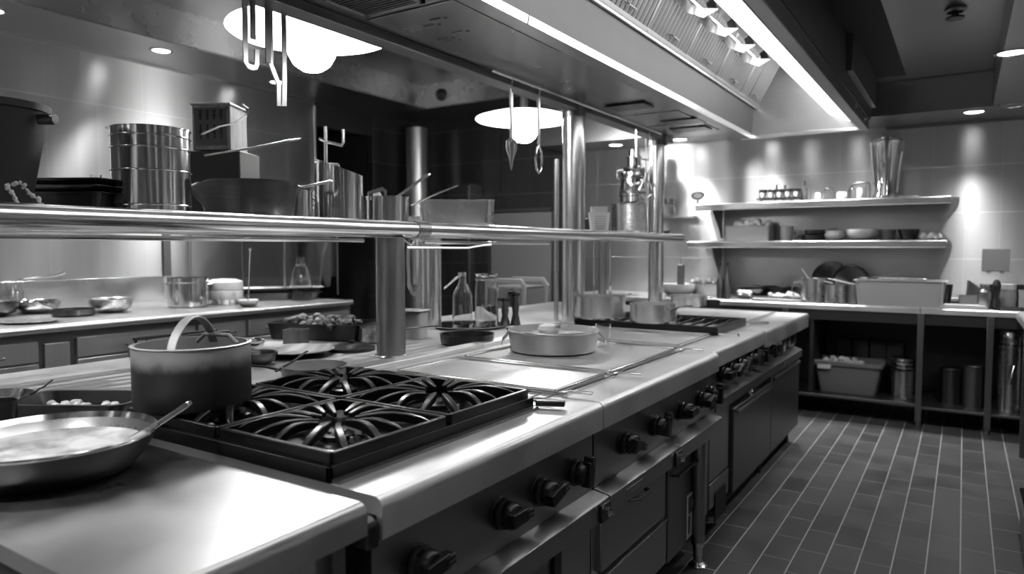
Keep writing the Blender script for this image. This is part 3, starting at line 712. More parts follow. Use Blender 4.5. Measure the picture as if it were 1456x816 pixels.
for x, y, z, l in dls: downlight(x, y, z, l, power=70)
for x, y, z, l in [(.032,6.50,2.42,'downlight by the end wall above its bright streak'),
                   (.185,4.65,2.42,'large downlight in the lowered ceiling border over the aisle'),
                   (.27,6.36,2.42,'small dim downlight next to the lowered corner')]:
    downlight(x, y, z, l, lit=(x != .27), power=(40 if y > 6.4 else 36 if y < 5 else 1), size=(PI*.9 if y < 5 else PI*.55))
downlight(-3.75, 3.6, 3.23, 'added unseen downlight in the raised ceiling over the far side of the pass shelf', power=95)  # added out of view to lift the dark pass worktop
downlight(-3.7, 2.0, 3.23, 'added unseen downlight in the raised ceiling above the aisle to the wall counter', power=55)  # second added fill for the pass side, out of view
downlight(-.88, 6.42, 2.42, 'added hidden downlight over the end counter beside the hood end', power=30)  # added, tucked behind the hood, to brighten the end counter
downlight(-1.30, 6.42, 2.42, 'added hidden downlight over the end counter behind the hood end', power=45)  # added likewise, hidden by the hood, for the counter items
downlight(-2.33, 6.62, 2.42, 'downlight over the end wall beside the tall milk can', power=60)
downlight(-1.62, 6.62, 2.42, 'downlight over the end wall above the upper shelf jars', power=26)
downlight(-3.0, 6.62, 2.42, 'downlight over the end wall beside the shelf posts', power=14)
downlight(.5, 1.6, 2.42, 'added unseen downlight over the aisle beside the griddle dials', power=7)  # added aisle fill, out of view
downlight(-.2, -.8, 2.68, 'added unseen downlight over the aisle behind the prep table', power=60)  # added behind the camera as fill for the near end
downlight(-3.2, .2, 3.23, 'added unseen downlight in the raised ceiling over the pass shelf', power=130)  # added fill over the near shelf, fitting out of view
downlight(-3.6, -1.0, 3.23, 'added unseen downlight in the raised ceiling near the front wall', power=120)  # added fill from behind the viewpoint

for i, y in enumerate((-1.2, .3, 3.2)):
    downlight(.82, y, 2.42, 'added unseen downlight washing the aisle wall, '+('beside the front wall','opposite the prep table','opposite the griddle range')[i], power=10)  # added to brighten the unseen wall that the pots reflect
for i, x in enumerate((-4.2, -2.6, -1.0)):
    downlight(x, -1.85, 3.23 if x < -2.2 else 3.1, 'added unseen downlight washing the front wall, '+('on the wall counter side','in the middle','on the aisle side')[i], power=60)  # added to brighten the unseen front wall for reflections
downlight(-1.55, -.25, 3.1, 'added unseen downlight over the skillet end of the prep table', power=75)  # added so the skillet and near things get more light

def pendant(x, y, z, label):
    p = thing('pendant_lamp', label, 'pendant lamp', (x, y, z), 0, 'opal pendant lamps over the pass')
    MB().lathe([(0,.07),(.05,.068),(.30,.035),(.405,.004),(.41,-.004),(.40,-.012),(.20,-.028),(.05,-.03),(0,-.03)], 48).build('shade', EM_SHADE, p)
    MB().lathe([(0,-.20),(.05,-.193),(.09,-.165),(.115,-.12),(.12,-.07),(.11,-.02),(0,-.02)], 32).build('bulb', EM_BULB, p)
    MB().lathe([(.035,.07),(.03,.12),(.010,.14),(.008,3.23-z)], 14).build('stem', S_DARK, p)
    MB().lathe([(.06,3.23-z-.03),(.06,3.23-z)], 20).build('ceiling_rose', S_DARK, p)
    return p
pendant(-2.81, 2.50, 2.47, 'large glowing opal disc pendant behind the hanging steel straps')
pendant(-3.18, 5.14, 2.47, 'glowing opal disc pendant beside the tall round post')

for x, y, z, l in ((-4.25,4.60,3.23,'small black sprinkler head on the raised ceiling'),(-.08,4.6,2.68,'dark sprinkler head on the ceiling above the aisle')):
    d = thing('sprinkler_head', l, 'sprinkler', (x,y,z))
    MB().lathe([(.05,0),(.055,-.012),(.04,-.02)], 20).build('escutcheon', S_DARK, d)
    MB().lathe([(.018,-.015),(.018,-.04),(.045,-.045),(.045,-.055),(0,-.058)], 16).build('deflector', BLACK, d)
d = thing('heat_sensor', 'round black sensor on the brushed ceiling band corner', 'sensor', (-4.98,6.30,3.09))
MB().lathe([(0,.0),(.07,0),(.065,.03),(.03,.05),(0,.05)], 20, M=RX(PI/2)).build('sensor_body', BLACK, d)

# ================================================================== kitchenware builders
def dep(p): return (Vector(p)-Vector((0,0,H))).dot(FWD)
def W(px, p): return px*dep(p)/F
def pot_mesh(r, h, t=.004, rb=None, rim=.004, foot=.01):
    rb = rb or r
    return [(0,0),(rb-foot,0),(rb,foot)]+[(rb+(r-rb)*k, foot+(h-foot)*k) for k in (.33,.66,1)]+[(r+rim,h),(r+rim,h+.003),(r-t,h+.002),(rb-t,foot+.004),(rb-foot,.006),(0,.006)]
def pot(name, label, cat, loc, r, h, mat, rb=None, loops=2, lang=0, group=None, rings=(), rim=.004, hm=None):
    p = thing(name, label, cat, loc, 0, group)
    b = MB().lathe(pot_mesh(r, h, rb=rb, rim=rim), 44); b.build('body', mat, p)
    if rings:
        m = MB()
        for z in rings: m.lathe([(r+.0005,z),(r+.004,z+.003),(r+.0005,z+.006)], 44)
        m.build('ring', mat, p)
    for k in range(loops):
        a = lang+k*PI; M_ = RZ(a)
        q = MB().tube([M_ @ Vector(v) for v in ((r-.002,-.045,h*.78),(r+.03,-.04,h*.80),(r+.036,0,h*.81),(r+.03,.04,h*.80),(r-.002,.045,h*.78))], .005, 8)
        q.build('handle', hm or mat, p)
    return p
def saucepan(name, label, loc, r, h, mat, ang, L=.2, rise=.04, rb=None, hm=None, w=.018, group=None, spout=False):
    p = thing(name, label, 'pan', loc, 0, group)
    MB().lathe(pot_mesh(r, h, rb=rb), 44).build('body', mat, p)
    M_ = RZ(ang)
    pts = [M_ @ Vector(v) for v in ((r-.002,0,h*.72),(r+.03,0,h*.80),(r+L*.4,0,h*.85+rise*.5),(r+L*.8,0,h*.85+rise*.95),(r+L,0,h*.85+rise))]
    q = MB().bar(pts, w, .007); hd_ = q.build('handle', hm or mat, p, bevel=.003)
    rv = MB()
    for s_ in (-1,1): rv.lathe([(0,0),(.006,0),(.005,.004),(0,.005)], 10, M=M_@T(r,s_*.009,h*.72)@RY(PI/2))
    rv.build('rivet', mat, hd_)
    return p
def spoon(name, label, cat, a, b, mat, bowl=.028, r=.004, sl=1.5, group=None):
    """a = bowl end, b = handle end (world)"""
    a = Vector(a); b = Vector(b); d = (b-a); L = d.length; d.normalize()
    o = thing(name, label, cat, a, 0, group)
    m = MB().bar([d*bowl*.8, d*(L*.5)+Vector((0,0,-.004)), d*L*.97, d*L], r*2.6, r*1.1); m.build('handle', mat, o, bevel=.001)
    s_ = d.cross(Vector((0,0,1))).normalized(); u = s_.cross(d)
    M_ = Matrix(((d.x,s_.x,u.x,0),(d.y,s_.y,u.y,0),(d.z,s_.z,u.z,0),(0,0,0,1)))
    if bowl:
        bm_ = MB()
        rings = [(0,-.011),(.45,-.009),(.8,-.004),(1,.001),(.93,.0012),(.75,-.0025),(.4,-.007),(0,-.009)]
        vs = []; n = 20
        for q, z in rings:
            for k in range(n):
                t = 2*PI*k/n; vs.append((math.cos(t)*bowl*sl*max(q,.001), math.sin(t)*bowl*max(q,.001), z*bowl/.028))
        fs = [(i*n+k, i*n+(k+1)%n, (i+1)*n+(k+1)%n, (i+1)*n+k) for i in range(len(rings)-1) for k in range(n)]
        bm_.add(vs, fs, M_).build('bowl', mat, o)
    return o
def bowl(label, loc, r, h, mat, name='bowl', group=None, cat='bowl'):
    pr = [(0,0),(r*.5,0),(r*.52,.006)]+[(r*(.5+.5*math.sin(k/8*PI/2)), .004+h*(1-math.cos(k/8*PI/2))) for k in range(1,9)]
    pr += [(r-.004,h)]+[((r-.005)*(.5+.5*math.sin(k/8*PI/2)), .010+(h-.008)*(1-math.cos(k/8*PI/2))) for k in range(7,0,-1)]+[(0,.012)]
    o = MB().lathe(pr, 36).build(name, mat, loc=loc); return tag(o, label, cat, group)
def hotel_pan(name, label, loc, hx, hy, h, mat, rz=0, cat='tray', taper=.9, lip=.012, group=None, rad=.03):
    o = thing(name, label, cat, loc, rz, group)
    MB().loft([(hx*taper,hy*taper,rad,0),(hx,hy,rad,h-.003),(hx+lip,hy+lip,rad,h-.003),(hx+lip,hy+lip,rad,h),(hx-.002,hy-.002,rad,h),(hx*taper-.004,hy*taper-.004,rad,.006)]).build('body', mat, o)
    return o
def chunks(name, label, cat, loc, hx, hy, n, s, mat, seed=1, rnd=False, hz=.5):
    rg = random.Random(seed); m = MB()
    for _ in range(n):
        if rnd:
            a = rg.uniform(0,2*PI); q = math.sqrt(rg.random()); x, y = hx*q*math.cos(a), hy*q*math.sin(a)
        else: x, y = rg.uniform(-hx,hx), rg.uniform(-hy,hy)
        k = s*rg.uniform(.6,1.3)
        M_ = T(x,y,k*hz*rg.uniform(.6,1.4))@RZ(rg.uniform(0,6))@RX(rg.uniform(-.6,.6))@RY(rg.uniform(-.6,.6))
        pr = [(0,-.5*k),(.35*k,-.42*k),(.5*k,-.1*k),(.45*k,.25*k),(.2*k,.45*k),(0,.5*k)]
        m.lathe(pr, 9, M=M_)
    o = m.build(name, mat, loc=loc); return tag(o, label, cat, kind='stuff')
def jar_lid(name, label, cat, loc, r, h, gm, lm, group=None, neck=.8, lidh=.02):
    o = thing(name, label, cat, loc, 0, group)
    MB().lathe([(0,0),(r*.95,0),(r,.006),(r,h*.75),(r*neck,h*.88),(r*neck,h),(r*neck-.004,h),(r*neck-.004,h*.87),(r-.004,h*.74),(r-.004,.008),(0,.006)], 28).build('body', gm, o)
    if lm: MB().lathe([(0,h-.002),(r*neck+.004,h-.002),(r*neck+.004,h+lidh),(0,h+lidh)], 28).build('lid', lm, o)
    return o
def cyl(name, label, cat, loc, prof, mat, group=None, rot=(0,0,0), seg=28):
    o = MB().lathe(prof, seg).build(name, mat, loc=loc, rot=rot); return tag(o, label, cat, group)

# ================================================================== near end of the island
def scorched():
    m, nt, b = newmat('scorched_aluminium'); N = nt.nodes; L = nt.links
    tc = N.new('ShaderNodeTexCoord'); sp = N.new('ShaderNodeSeparateXYZ'); L.new(tc.outputs['Object'], sp.inputs[0])
    n = N.new('ShaderNodeTexNoise'); n.inputs['Scale'].default_value = 22; n.inputs['Detail'].default_value = 5; L.new(tc.outputs['Object'], n.inputs['Vector'])
    a = N.new('ShaderNodeMath'); a.operation = 'MULTIPLY_ADD'; L.new(n.outputs['Fac'], a.inputs[0]); a.inputs[1].default_value = .035; L.new(sp.outputs[2], a.inputs[2])
    cr = N.new('ShaderNodeMapRange'); cr.inputs['From Min'].default_value = .118; cr.inputs['From Max'].default_value = .165
    cr.inputs['To Min'].default_value = .028; cr.inputs['To Max'].default_value = .45; cr.interpolation_type = 'SMOOTHSTEP'
    L.new(a.outputs[0], cr.inputs['Value']); L.new(cr.outputs[0], b.inputs['Base Color'])
    b.inputs['Metallic'].default_value = .25; b.inputs['Roughness'].default_value = .48
    return m
SCORCH = scorched(); ALU = plain('dull_aluminium', .42, .42, .35); SATIN = plain('satin_pot', .74, .27, .93); ALU2 = plain('pale_aluminium', .62, .30, .35)
PZ = .962
pt = thing('stock_pot', 'large grey pot with scorched lower half and strap handle on the burner hob', 'pot', (-1.72,1.105,PZ))
R_, HH = .146, .165
MB().lathe([(0,0),(R_-.012,0),(R_-.003,.006),(R_,.016),(R_,HH-.004),(R_+.003,HH),(R_-.004,HH+.002),(R_-.005,HH-.004),(R_-.005,.014)], 56).build('body', SCORCH, pt)
MB().lathe([(R_-.0055,.02),(R_-.0055,HH),(R_-.009,HH),(R_-.009,.02)], 56).lathe([(0,.012),(R_-.006,.012),(R_-.006,.014),(0,.014)], 48).build('lining', ALU, pt)
cv = Vector((.84,-.54,0)); rv_ = Vector((.84,.54,0))
A = cv*R_*.93-rv_*R_*.38; B = -cv*R_*.86+rv_*R_*.42
pts = []
for k in range(15):
    t = k/14; p_ = A.lerp(B, t); p_.z = HH-.012+.082*math.sin(PI*t)**.65; pts.append(p_)
MB().bar(pts, .024, .006, up=(0,0,1)).build('strap_handle', ALU, pt, bevel=.002)
C_ = -cv*R_*.80+rv_*R_*.1; D_ = -cv*R_*.45+rv_*R_*.85
MB().tube([C_+Vector((0,0,HH-.01)), C_.lerp(D_,.2)+Vector((0,0,HH+.012)), C_.lerp(D_,.8)+Vector((0,0,HH+.012)), D_+Vector((0,0,HH-.01))], .006, 8).build('side_handle', ALU, pt)

sk = thing('skillet', 'wide dark-sided skillet filled with pale sauce at the prep table corner', 'pan', (-1.635,.715,.9))
MB().lathe([(0,0),(.150,0),(.162,.008),(.185,.035),(.203,.066),(.210,.080),(.207,.083),(.199,.070),(.180,.038),(.155,.012),(0,.010)], 64).build('body', S_PANBLACK, sk)
MB().lathe([(.199,.0705),(.1805,.0385),(.156,.0125),(.156,.0140),(.1785,.0395),(.197,.0715)], 64).build('lining', S_POT, sk)
MB().lathe([(.198,.0705),(.2065,.084),(.2105,.083),(.2115,.0805),(.2105,.078)], 64).build('rim', S_POL, sk)
def sauce_mat():
    m, nt, b = newmat('pale_sauce'); N = nt.nodes; L = nt.links
    tc = N.new('ShaderNodeTexCoord'); n = N.new('ShaderNodeTexNoise'); n.inputs['Scale'].default_value = 14; n.inputs['Detail'].default_value = 6
    L.new(tc.outputs['Object'], n.inputs['Vector'])
    r = N.new('ShaderNodeMapRange'); r.inputs['From Min'].default_value = .35; r.inputs['From Max'].default_value = .6; r.inputs['To Min'].default_value = .28; r.inputs['To Max'].default_value = .72
    L.new(n.outputs['Fac'], r.inputs['Value']); L.new(r.outputs[0], b.inputs['Base Color']); b.inputs['Roughness'].default_value = .25
    bp = N.new('ShaderNodeBump'); bp.inputs['Strength'].default_value = .4; bp.inputs['Distance'].default_value = .01
    L.new(n.outputs['Fac'], bp.inputs['Height']); L.new(bp.outputs['Normal'], b.inputs['Normal']); return m
SAUCE = sauce_mat()
o = MB().lathe([(0,.0),(.150,.0),(.172,.022),(.184,.036),(.176,.034),(.14,.028),(.08,.034),(.03,.030),(0,.031)], 56).build('pan_sauce', SAUCE, loc=(-1.635,.715,.9145)); tag(o, 'pale bubbly sauce filling the wide skillet', 'sauce', kind='stuff')
sp0 = onz(168, 634, .945); sp1 = onz(270, 573, 1.035)
spoon('cooking_spoon', 'thick steel spoon leaning out over the rim of the wide skillet', 'spoon', sp0, sp1, S_POL, bowl=.028, r=.010, sl=1.4)
tb_ = onz(118, 592, .9)
rt_ = hotel_pan('roasting_tray', 'black roasting tray with chopped food beside the large grey pot', (tb_[0], tb_[1], .9), .165, .095, .055, BLACK, rz=.55, rad=.04)
chunks('chopped_food', 'pale chopped pieces lying in the black roasting tray', 'food', (tb_[0]-.01, tb_[1]+.01, .908), .10, .05, 26, .026, FOOD, 3)
l0 = onz(60, 568, .955)
o = cyl('steel_bowl', 'shallow steel bowl pushed against the black roasting tray', 'bowl', (l0[0]-.17,l0[1]-.06,.9), [(0,0),(.07,0),(.10,.03),(.108,.058),(.104,.058),(.09,.03),(0,.01)], S_POL)
a = onz(50, 556, .97); b = onz(75, 540, 1.0)
spoon('tasting_spoon', 'small dark spoon handle rising from the shallow steel bowl', 'spoon', a, b, S_DARK, bowl=.012, r=.004)
c0 = onz(10, 640, .9)
cyl('steel_cup', 'dark steel cup standing by the skillet at the picture edge', 'cup', (c0[0]-.11,c0[1]+.03,.9), [(0,0),(.034,0),(.040,.10),(.043,.102),(.038,.10),(.032,.006),(0,.006)], S_DPOT)

# pans behind the hob
s0 = onz(442, 545, .9); 
saucepan('small_saucepan', 'small pale saucepan behind the hob with its black handle towards the large pot', (s0[0]+.0,s0[1]+.02,.9), W(46,s0), .062, ALU2, math.radians(214), L=.16, rise=.01, hm=BLACK, w=.016)
a = onz(392, 528, .955); b = onz(437, 499, 1.0)
spoon('black_spatula', 'thin black spatula lying across the small pale saucepan', 'spatula', a, b, BLACK, bowl=.0, r=.004)
p0 = onz(420, 504, .9)
cyl('shallow_dish', 'shallow round steel dish on the pass worktop behind the small saucepan', 'dish', (p0[0],p0[1],.899), [(0,0),(.10,0),(.15,.022),(.172,.026),(.172,.029),(.148,.026),(.10,.006),(0,.006)], ALU2, seg=44)
p1 = onz(360, 518, .9)
bowl('small dark steel bowl between the large pot and the shallow round dish', (p1[0],p1[1]+.03,.899), .075, .045, S_DPOT)
p1 = onz(352, 500, .9)
bowl('bright steel bowl behind the large pot', (p1[0]-.02,p1[1],.899), .09, .05, S_POL)

# tray set on the pass worktop
t0 = onz(455, 482, .9)
hotel_pan('deep_tray', 'deep black oven tray of browned food on the pass worktop', (t0[0]-.05,t0[1]+.08,.899), .27, .15, .085, BLACK, rz=.30, rad=.04, taper=.94)
chunks('browned_food', 'browned crusty pieces heaped in the deep black tray', 'food', (t0[0]-.05,t0[1]+.08,.955), .20, .11, 60, .045, FOOD2, 5)
chunks('pale_crust', 'pale crumbs scattered over the browned tray food', 'food', (t0[0]-.03,t0[1]+.09,.985), .18, .09, 18, .015, FOOD, 6)
p2 = onz(421, 489, .9)
hotel_pan('square_tin', 'small square grey tin in front of the deep black tray', (p2[0],p2[1],.899), .05, .045, .075, ALU, rz=.4, cat='tin', taper=1, lip=.002, rad=.008)
p2 = onz(534, 486, .9)
saucepan('oval_pan', 'pale pan with a black handle pointing at the round post', (p2[0],p2[1],.899), .075, .075, S_POT, math.radians(30), L=.26, rise=.02, hm=BLACK, w=.03)
p2 = onz(500, 497, .9)
cyl('black_lid', 'flat black round lid with a knob before the pale black-handled pan', 'plate', (p2[0],p2[1],.899), [(0,0),(.11,0),(.11,.014),(.05,.03),(.015,.032),(.015,.045),(0,.045)], BLACK, seg=40)  # loose pan lid with its knob
# portable stove behind the big pot
pv = thing('portable_stove', 'low steel table stove with black taps behind the large grey pot', 'stove', (-2.93,1.86,.899), 0)
MB().box(-.13,.13,-.20,.20,0,.05).build('body', S_FRONT, pv, bevel=.005)
for y in (-.16,-.09,.06,.13):
    MB().lathe([(0,0),(.022,0),(.020,.03),(0,.03)], 14, M=T(.13,y,.05)@RY(PI/2)).box(.13,.17,y-.006,y+.006,.035,.085).build('tap', BLACK, pv, bevel=.003)
MB().tube([(.02,-.2,.085),(.02,.2,.085)], .008, 8).tube([(-.08,-.2,.085),(-.08,.2,.085)], .008, 8).tube([(.02,-.19,.085),(.02,-.19,.04)], .006, 6).tube([(.02,.19,.085),(.02,.19,.04)], .006, 6).tube([(-.08,-.19,.085),(-.08,-.19,.04)], .006, 6).tube([(-.08,.19,.085),(-.08,.19,.04)], .006, 6).build('pan_support', BLACK, pv)

# drinks tray with bottle and jar
q0 = onz(666, 464, .9)
dt = cyl('round_tray', 'thin round steel tray under the glass bottle and jar', 'tray', (q0[0],q0[1],.899), [(0,0),(.20,0),(.235,.012),(.235,.015),(.20,.005),(0,.005)], S_POL, seg=44)
bt = thing('glass_bottle', 'clear glass bottle with angled spout on the round tray', 'bottle', (q0[0]-.045,q0[1]+.0,.905))
r_ = .062; MB().lathe([(0,0),(r_,0),(r_,.18),(.050,.215),(.024,.26),(.022,.30),(.025,.305),(.018,.305),(.018,.26),(.046,.21),(r_-.003,.18),(r_-.003,.005),(0,.005)], 32).build('body', GLASS, bt)
MB().lathe([(.022,.300),(.026,.305),(.026,.325),(0,.325)], 20).tube([(-.01,-.005,.31),(-.07,-.045,.25),(-.095,-.06,.225)], .006, 8).build('spout', S_POL, bt)
jr = thing('glass_jar', 'tall clear preserving jar beside the spouted bottle', 'jar', (q0[0]+.09,q0[1]+.065,.905))
r_ = .073; MB().lathe([(0,0),(r_,0),(r_,.24),(r_-.006,.26),(r_-.006,.30),(r_-.002,.305),(r_-.008,.305),(r_-.010,.26),(r_-.004,.24),(r_-.004,.005),(0,.005)], 36).build('body', GLASS, jr)
MB().lathe([(r_-.005,.275),(r_-.001,.278),(r_-.001,.284),(r_-.005,.287)], 36).build('wire_band', S_POL, jr)
MB().lathe([(0,.298),(r_-.010,.300),(r_-.004,.306),(r_-.004,.318),(0,.322)], 36).build('lid', GLASS, jr)
MB().lathe([(0,.006),(r_-.006,.006),(r_-.006,.12),(0,.12)], 30).build('water', glass('jar_water', .9, .0, 1.33), jr)
q1 = onz(618, 463, .9)
bowl('small glass bowl beside the round tray and the rear post', (q1[0],q1[1]-.05,.899), .06, .05, GLASS)
q2 = onz(588, 480, .9)
hotel_pan('white_tub', 'small white tub glimpsed beside the round front post', (q2[0],q2[1],.899), .07, .06, .15, WHITE, rz=.2, cat='tub', taper=.92)
q2 = onz(664, 488, .9)
bd = thing('black_dish', 'low round black dish on the pass worktop next to the griddle', 'dish', (q2[0],q2[1],.899))
MB().lathe([(0,0),(.12,0),(.132,.008),(.136,.05),(.139,.052),(.131,.05),(.126,.012),(0,.010)], 44).build('body', BLACK, bd)
# taps / mills
for i, (px, hh, l) in enumerate(((718,.17,'shorter black-topped pepper mill behind the aluminium pan'),(733,.21,'taller black-topped pepper mill with cranked handle'))):
    q3 = onz(px, 462, .9)
    pm = thing('pepper_mill', l, 'pepper mill', (q3[0],q3[1],.899), 0)
    MB().lathe([(0,0),(.034,0),(.03,.02),(.018,hh*.35),(.024,hh*.55),(.016,hh*.75),(.022,hh*.85),(0,hh*.85)], 20).build('body', S_DPOT, pm)
    MB().lathe([(0,hh*.85),(.028,hh*.86),(.032,hh*.95),(.02,hh),(0,hh)], 18).box(-.012,.012,-.07,.01,hh*.92,hh*1.02).build('top', BLACK, pm, bevel=.003)

# the round pan on the griddle
tp_ = thing('round_pan', 'wide pale round pan with small ear handles on the griddle plate', 'pan', (-1.575,2.80,.909))
r_ = .205
MB().lathe([(0,0),(r_-.022,0),(r_-.012,.006),(r_+.0,.090),(r_+.008,.096),(r_+.008,.100),(r_-.003,.099),(r_-.014,.012),(0,.009)], 60).build('body', plain('brushed_aluminium', .60, .33, .6), tp_)
MB().lathe([(r_-.002,.098),(r_+.0085,.096),(r_+.0095,.0995),(r_+.004,.1015)], 60).build('rim', S_POL, tp_)
for s_ in (-1, 1):
    c_ = Vector((.8415,.54,0))*s_*(r_) + Vector((.54,-.84,0))*.06
    s3_ = Vector((.54,-.84,0))
    MB().tube([c_+s3_*.045+Vector((0,0,.085)), c_+Vector((.02*s_,.012*s_,.06))+s3_*.04, c_+Vector((.024*s_,.015*s_,.035)), c_+Vector((.02*s_,.012*s_,.06))-s3_*.04, c_-s3_*.045+Vector((0,0,.085))], .004, 8).build('ear_handle', S_POL, tp_)
o = MB().lathe([(0,.0),(r_-.008,.0),(r_-.008,.002),(0,.002)], 48).build('pan_broth', SAUCE, loc=(-1.575,2.80,.978)); tag(o, 'pale broth filling the round pan on the griddle', 'broth', kind='stuff')
o = thing('dumpling', 'white lump topped with herbs floating in the round pan', 'food', (-1.62,2.84,.98))
MB().lathe([(0,0),(.045,0),(.052,.02),(.045,.038),(.02,.046),(0,.046)], 24).build('body', FOOD, o)
m = MB()
rg = random.Random(4)
for k in range(14): m.box(-.012,.012,-.003,.003,-.001,.001, T(.05+rg.uniform(-.04,.05),rg.uniform(-.03,.03),.03+rg.uniform(0,.012))@RZ(rg.uniform(0,3))@RX(rg.uniform(-1,1)))
m.build('herbs', FOOD2, o)
q4 = onz(859, 495, .9)
cyl('glass_tumbler', 'clear glass tumbler beside the wide pale round pan', 'glass', (q4[0]-.02,q4[1]+.03,.899), [(0,0),(.030,0),(.038,.115),(.0355,.115),(.028,.008),(0,.008)], GLASS)

# pots on the long grate
q = onz(851, 452, .948)
p = pot('steel_pot', 'taller steel pot on the long low grate beside the tall post', 'pot', (q[0],q[1]+.02,.948), W(36,q), .135, SATIN, loops=0)
M_ = RZ(math.radians(75)); rr = W(36,q)
MB().bar([M_@Vector(v) for v in ((rr-.002,0,.105),(rr+.03,0,.118),(rr+.15,0,.135))], .02, .007).build('long_handle', S_TUBE, p, bevel=.002)
q = onz(926, 458, .948)
saucepan('steel_saucepan', 'shorter steel saucepan on the middle of the long low grate', (q[0],q[1]+.03,.948), W(33,q), .105, SATIN, math.radians(-20), L=.14, rise=.02, hm=BLACK)
q = onz(972, 434, .9)
p = pot('steel_pot', 'wide low steel pot at the far end of the island', 'pot', (q[0]+.08,q[1]-.12,.905),   .15, .085, SATIN, loops=2, lang=.5)
q = onz(1019, 434, .9)
saucepan('black_pan', 'little black pan at the far end of the island', (q[0],q[1]-.15,.905), .07, .045, BLACK, math.radians(150), L=.12, rise=.01)

# hanging things on the front of the pass shelf
def ontube(px, py, x=-2.17): return onx(px, py, x)
a = ontube(589, 345); 
ht = thing('hanging_tongs', 'long steel tongs hanging under the pass shelf beside the round post', 'tongs', (-2.17,a[1],1.41))
MB().bar([(0,-.040,-.005),(0,-.046,-.10),(0,-.040,-.20),(0,-.02,-.24),(0,0,-.248),(0,.02,-.24),(0,.040,-.20),(0,.046,-.10),(0,.040,-.005)], .022, .004, up=(1,0,0)).build('tong_arms', S_TUBE, ht)
MB().bar([(.0,0,.0),(.0,0,-.20)], .020, .006, up=(1,0,0)).build('centre_bar', S_POL, ht)
MB().tube([(0,-.04,-.005),(0,-.03,.012),(0,.03,.012),(0,.04,-.005)], .005, 8).build('ring', S_TUBE, ht)
a = onx(578, 352, -2.05); b = onx(697, 348, -2.05)
rb_ = thing('basting_rod', 'slim steel basting rod hooked sideways under the pass shelf', 'utensil', a)
MB().tube([(0,0,.0),(0,(b[1]-a[1])*.7,-.002),(0,(b[1]-a[1])*.92,.012),(0,b[1]-a[1],.014)], [.006,.005,.006,.009], 8).build('rod', S_TUBE, rb_)
MB().tube([(0,.05,.0),(-.05,.05,.03),(-.08,.05,.06)], .005, 8).tube([(-.02,.05,0),(-.03,.09,.035),(-.06,.11,.05)], .006, 8).build('hook', S_TUBE, rb_)
for px, l, ln in ((845,'thin steel skewer hanging under the pass shelf beside the tall post',.42),(868,'flat steel scraper hanging under the pass shelf above the pots',.40)):
    a = onx(px, 345, -2.17)
    s_ = thing('hanging_utensil', l, 'utensil', (-2.17,a[1],1.415))
    MB().tube([(0,0,.0),(0,0,-.3)], .006, 8).build('shaft', S_TUBE, s_)
    MB().prism([(-.012,-.29),(.012,-.29),(.03,-ln),(-.03,-ln)] if px > 850 else [(-.004,-.29),(.004,-.29),(.002,-ln),(-.002,-ln)], -.002, .002, axis='x').build('blade', S_POL, s_)
    MB().tube([(0,0,0),(0,.015,.012),(0,0,.024)], .003, 6).build('hook', S_TUBE, s_)

# straps hanging from the canopy edge
def strap(name, label, pts, w=.022, t=.006, extra=None):
    o = thing(name, label, 'hanging bracket', pts[0], 0)
    P0 = Vector(pts[0]); MB().bar([Vector(p_)-P0 for p_ in pts], w, t, up=(1,0,0)).build('strap', S_TUBE, o, bevel=.002)
    if extra: MB().bar([Vector(p_)-P0 for p_ in extra], w, t*1.2, up=(1,0,0)).build('inner_strap', S_FRONT, o, bevel=.002)
    return o
X_ = -2.17
def hp(px, py): return onx(px, py, X_)
def vtop(px): a = hp(px, 60); return (X_, a[1], 2.27)
def vb(px, py): a = hp(px, py); return (X_, a[1], a[2])
strap('hanging_hook', 'shorter steel strap hook hanging off the canopy edge before the large pendant', [vtop(349), vb(349,60), vb(349,88), vb(353,94), vb(358,96), vb(363,96), vb(365,90), vb(365,70)], extra=[vtop(360), vb(360,56)])
strap('hanging_hook', 'longer stepped steel strap hook with double tail off the canopy edge', [vtop(385), vb(385,92), vb(388,100), vb(396,120), vb(396,150), vb(404,150), vb(404,60), vtop(404)], extra=[vtop(381), vb(381,90)])
# utensils hanging from the rod
def hang(px, y_top, y_bot, kind, label, name):
    a = onx(px, 200, -1.98); y = a[1]; zt = onx(px, y_top, -1.98)[2]; zb = onx(px, y_bot, -1.98)[2]
    o = thing(name, label, 'utensil', (-1.98, y, 2.24), 0)
    z1 = zt-2.24; z2 = zb-2.24
    MB().tube([(0,.0,.02),(0,.012,.0),(0,0,-.03),(0,0,z1)], .004, 8).build('hook', S_TUBE, o)
    Lh = (z2-z1)
    MB().tube([(0,0,z1),(0,0,z1+Lh*.62)], [.010,.008], 10).build('handle', S_TUBE, o)
    if kind == 'tip': MB().lathe([(0,z2),(.004,z2+.01),(.012,z1+Lh*.85),(.030,z1+Lh*.72),(.030,z1+Lh*.62),(.01,z1+Lh*.58),(0,z1+Lh*.58)], 18).build('nozzle', S_POL, o)
    else:
        w = .035; pts = [(0,0,z1+Lh*.62),(0,w*.7,z1+Lh*.70),(0,w,z1+Lh*.82),(0,w*.7,z1+Lh*.95),(0,0,z2),(0,-w*.7,z1+Lh*.95),(0,-w,z1+Lh*.82),(0,-w*.7,z1+Lh*.70)]
        MB().tube(pts, .006, 8, closed=True, up=(1,0,0)).build('loop', S_POL, o)
    return o
hang(727, 132, 243, 'tip', 'steel piping nozzle hanging from the canopy rod beside the far pendant', 'hanging_nozzle')
hang(766, 140, 246, 'loop', 'steel loop skimmer hanging from the canopy rod across the far pendant', 'hanging_skimmer')
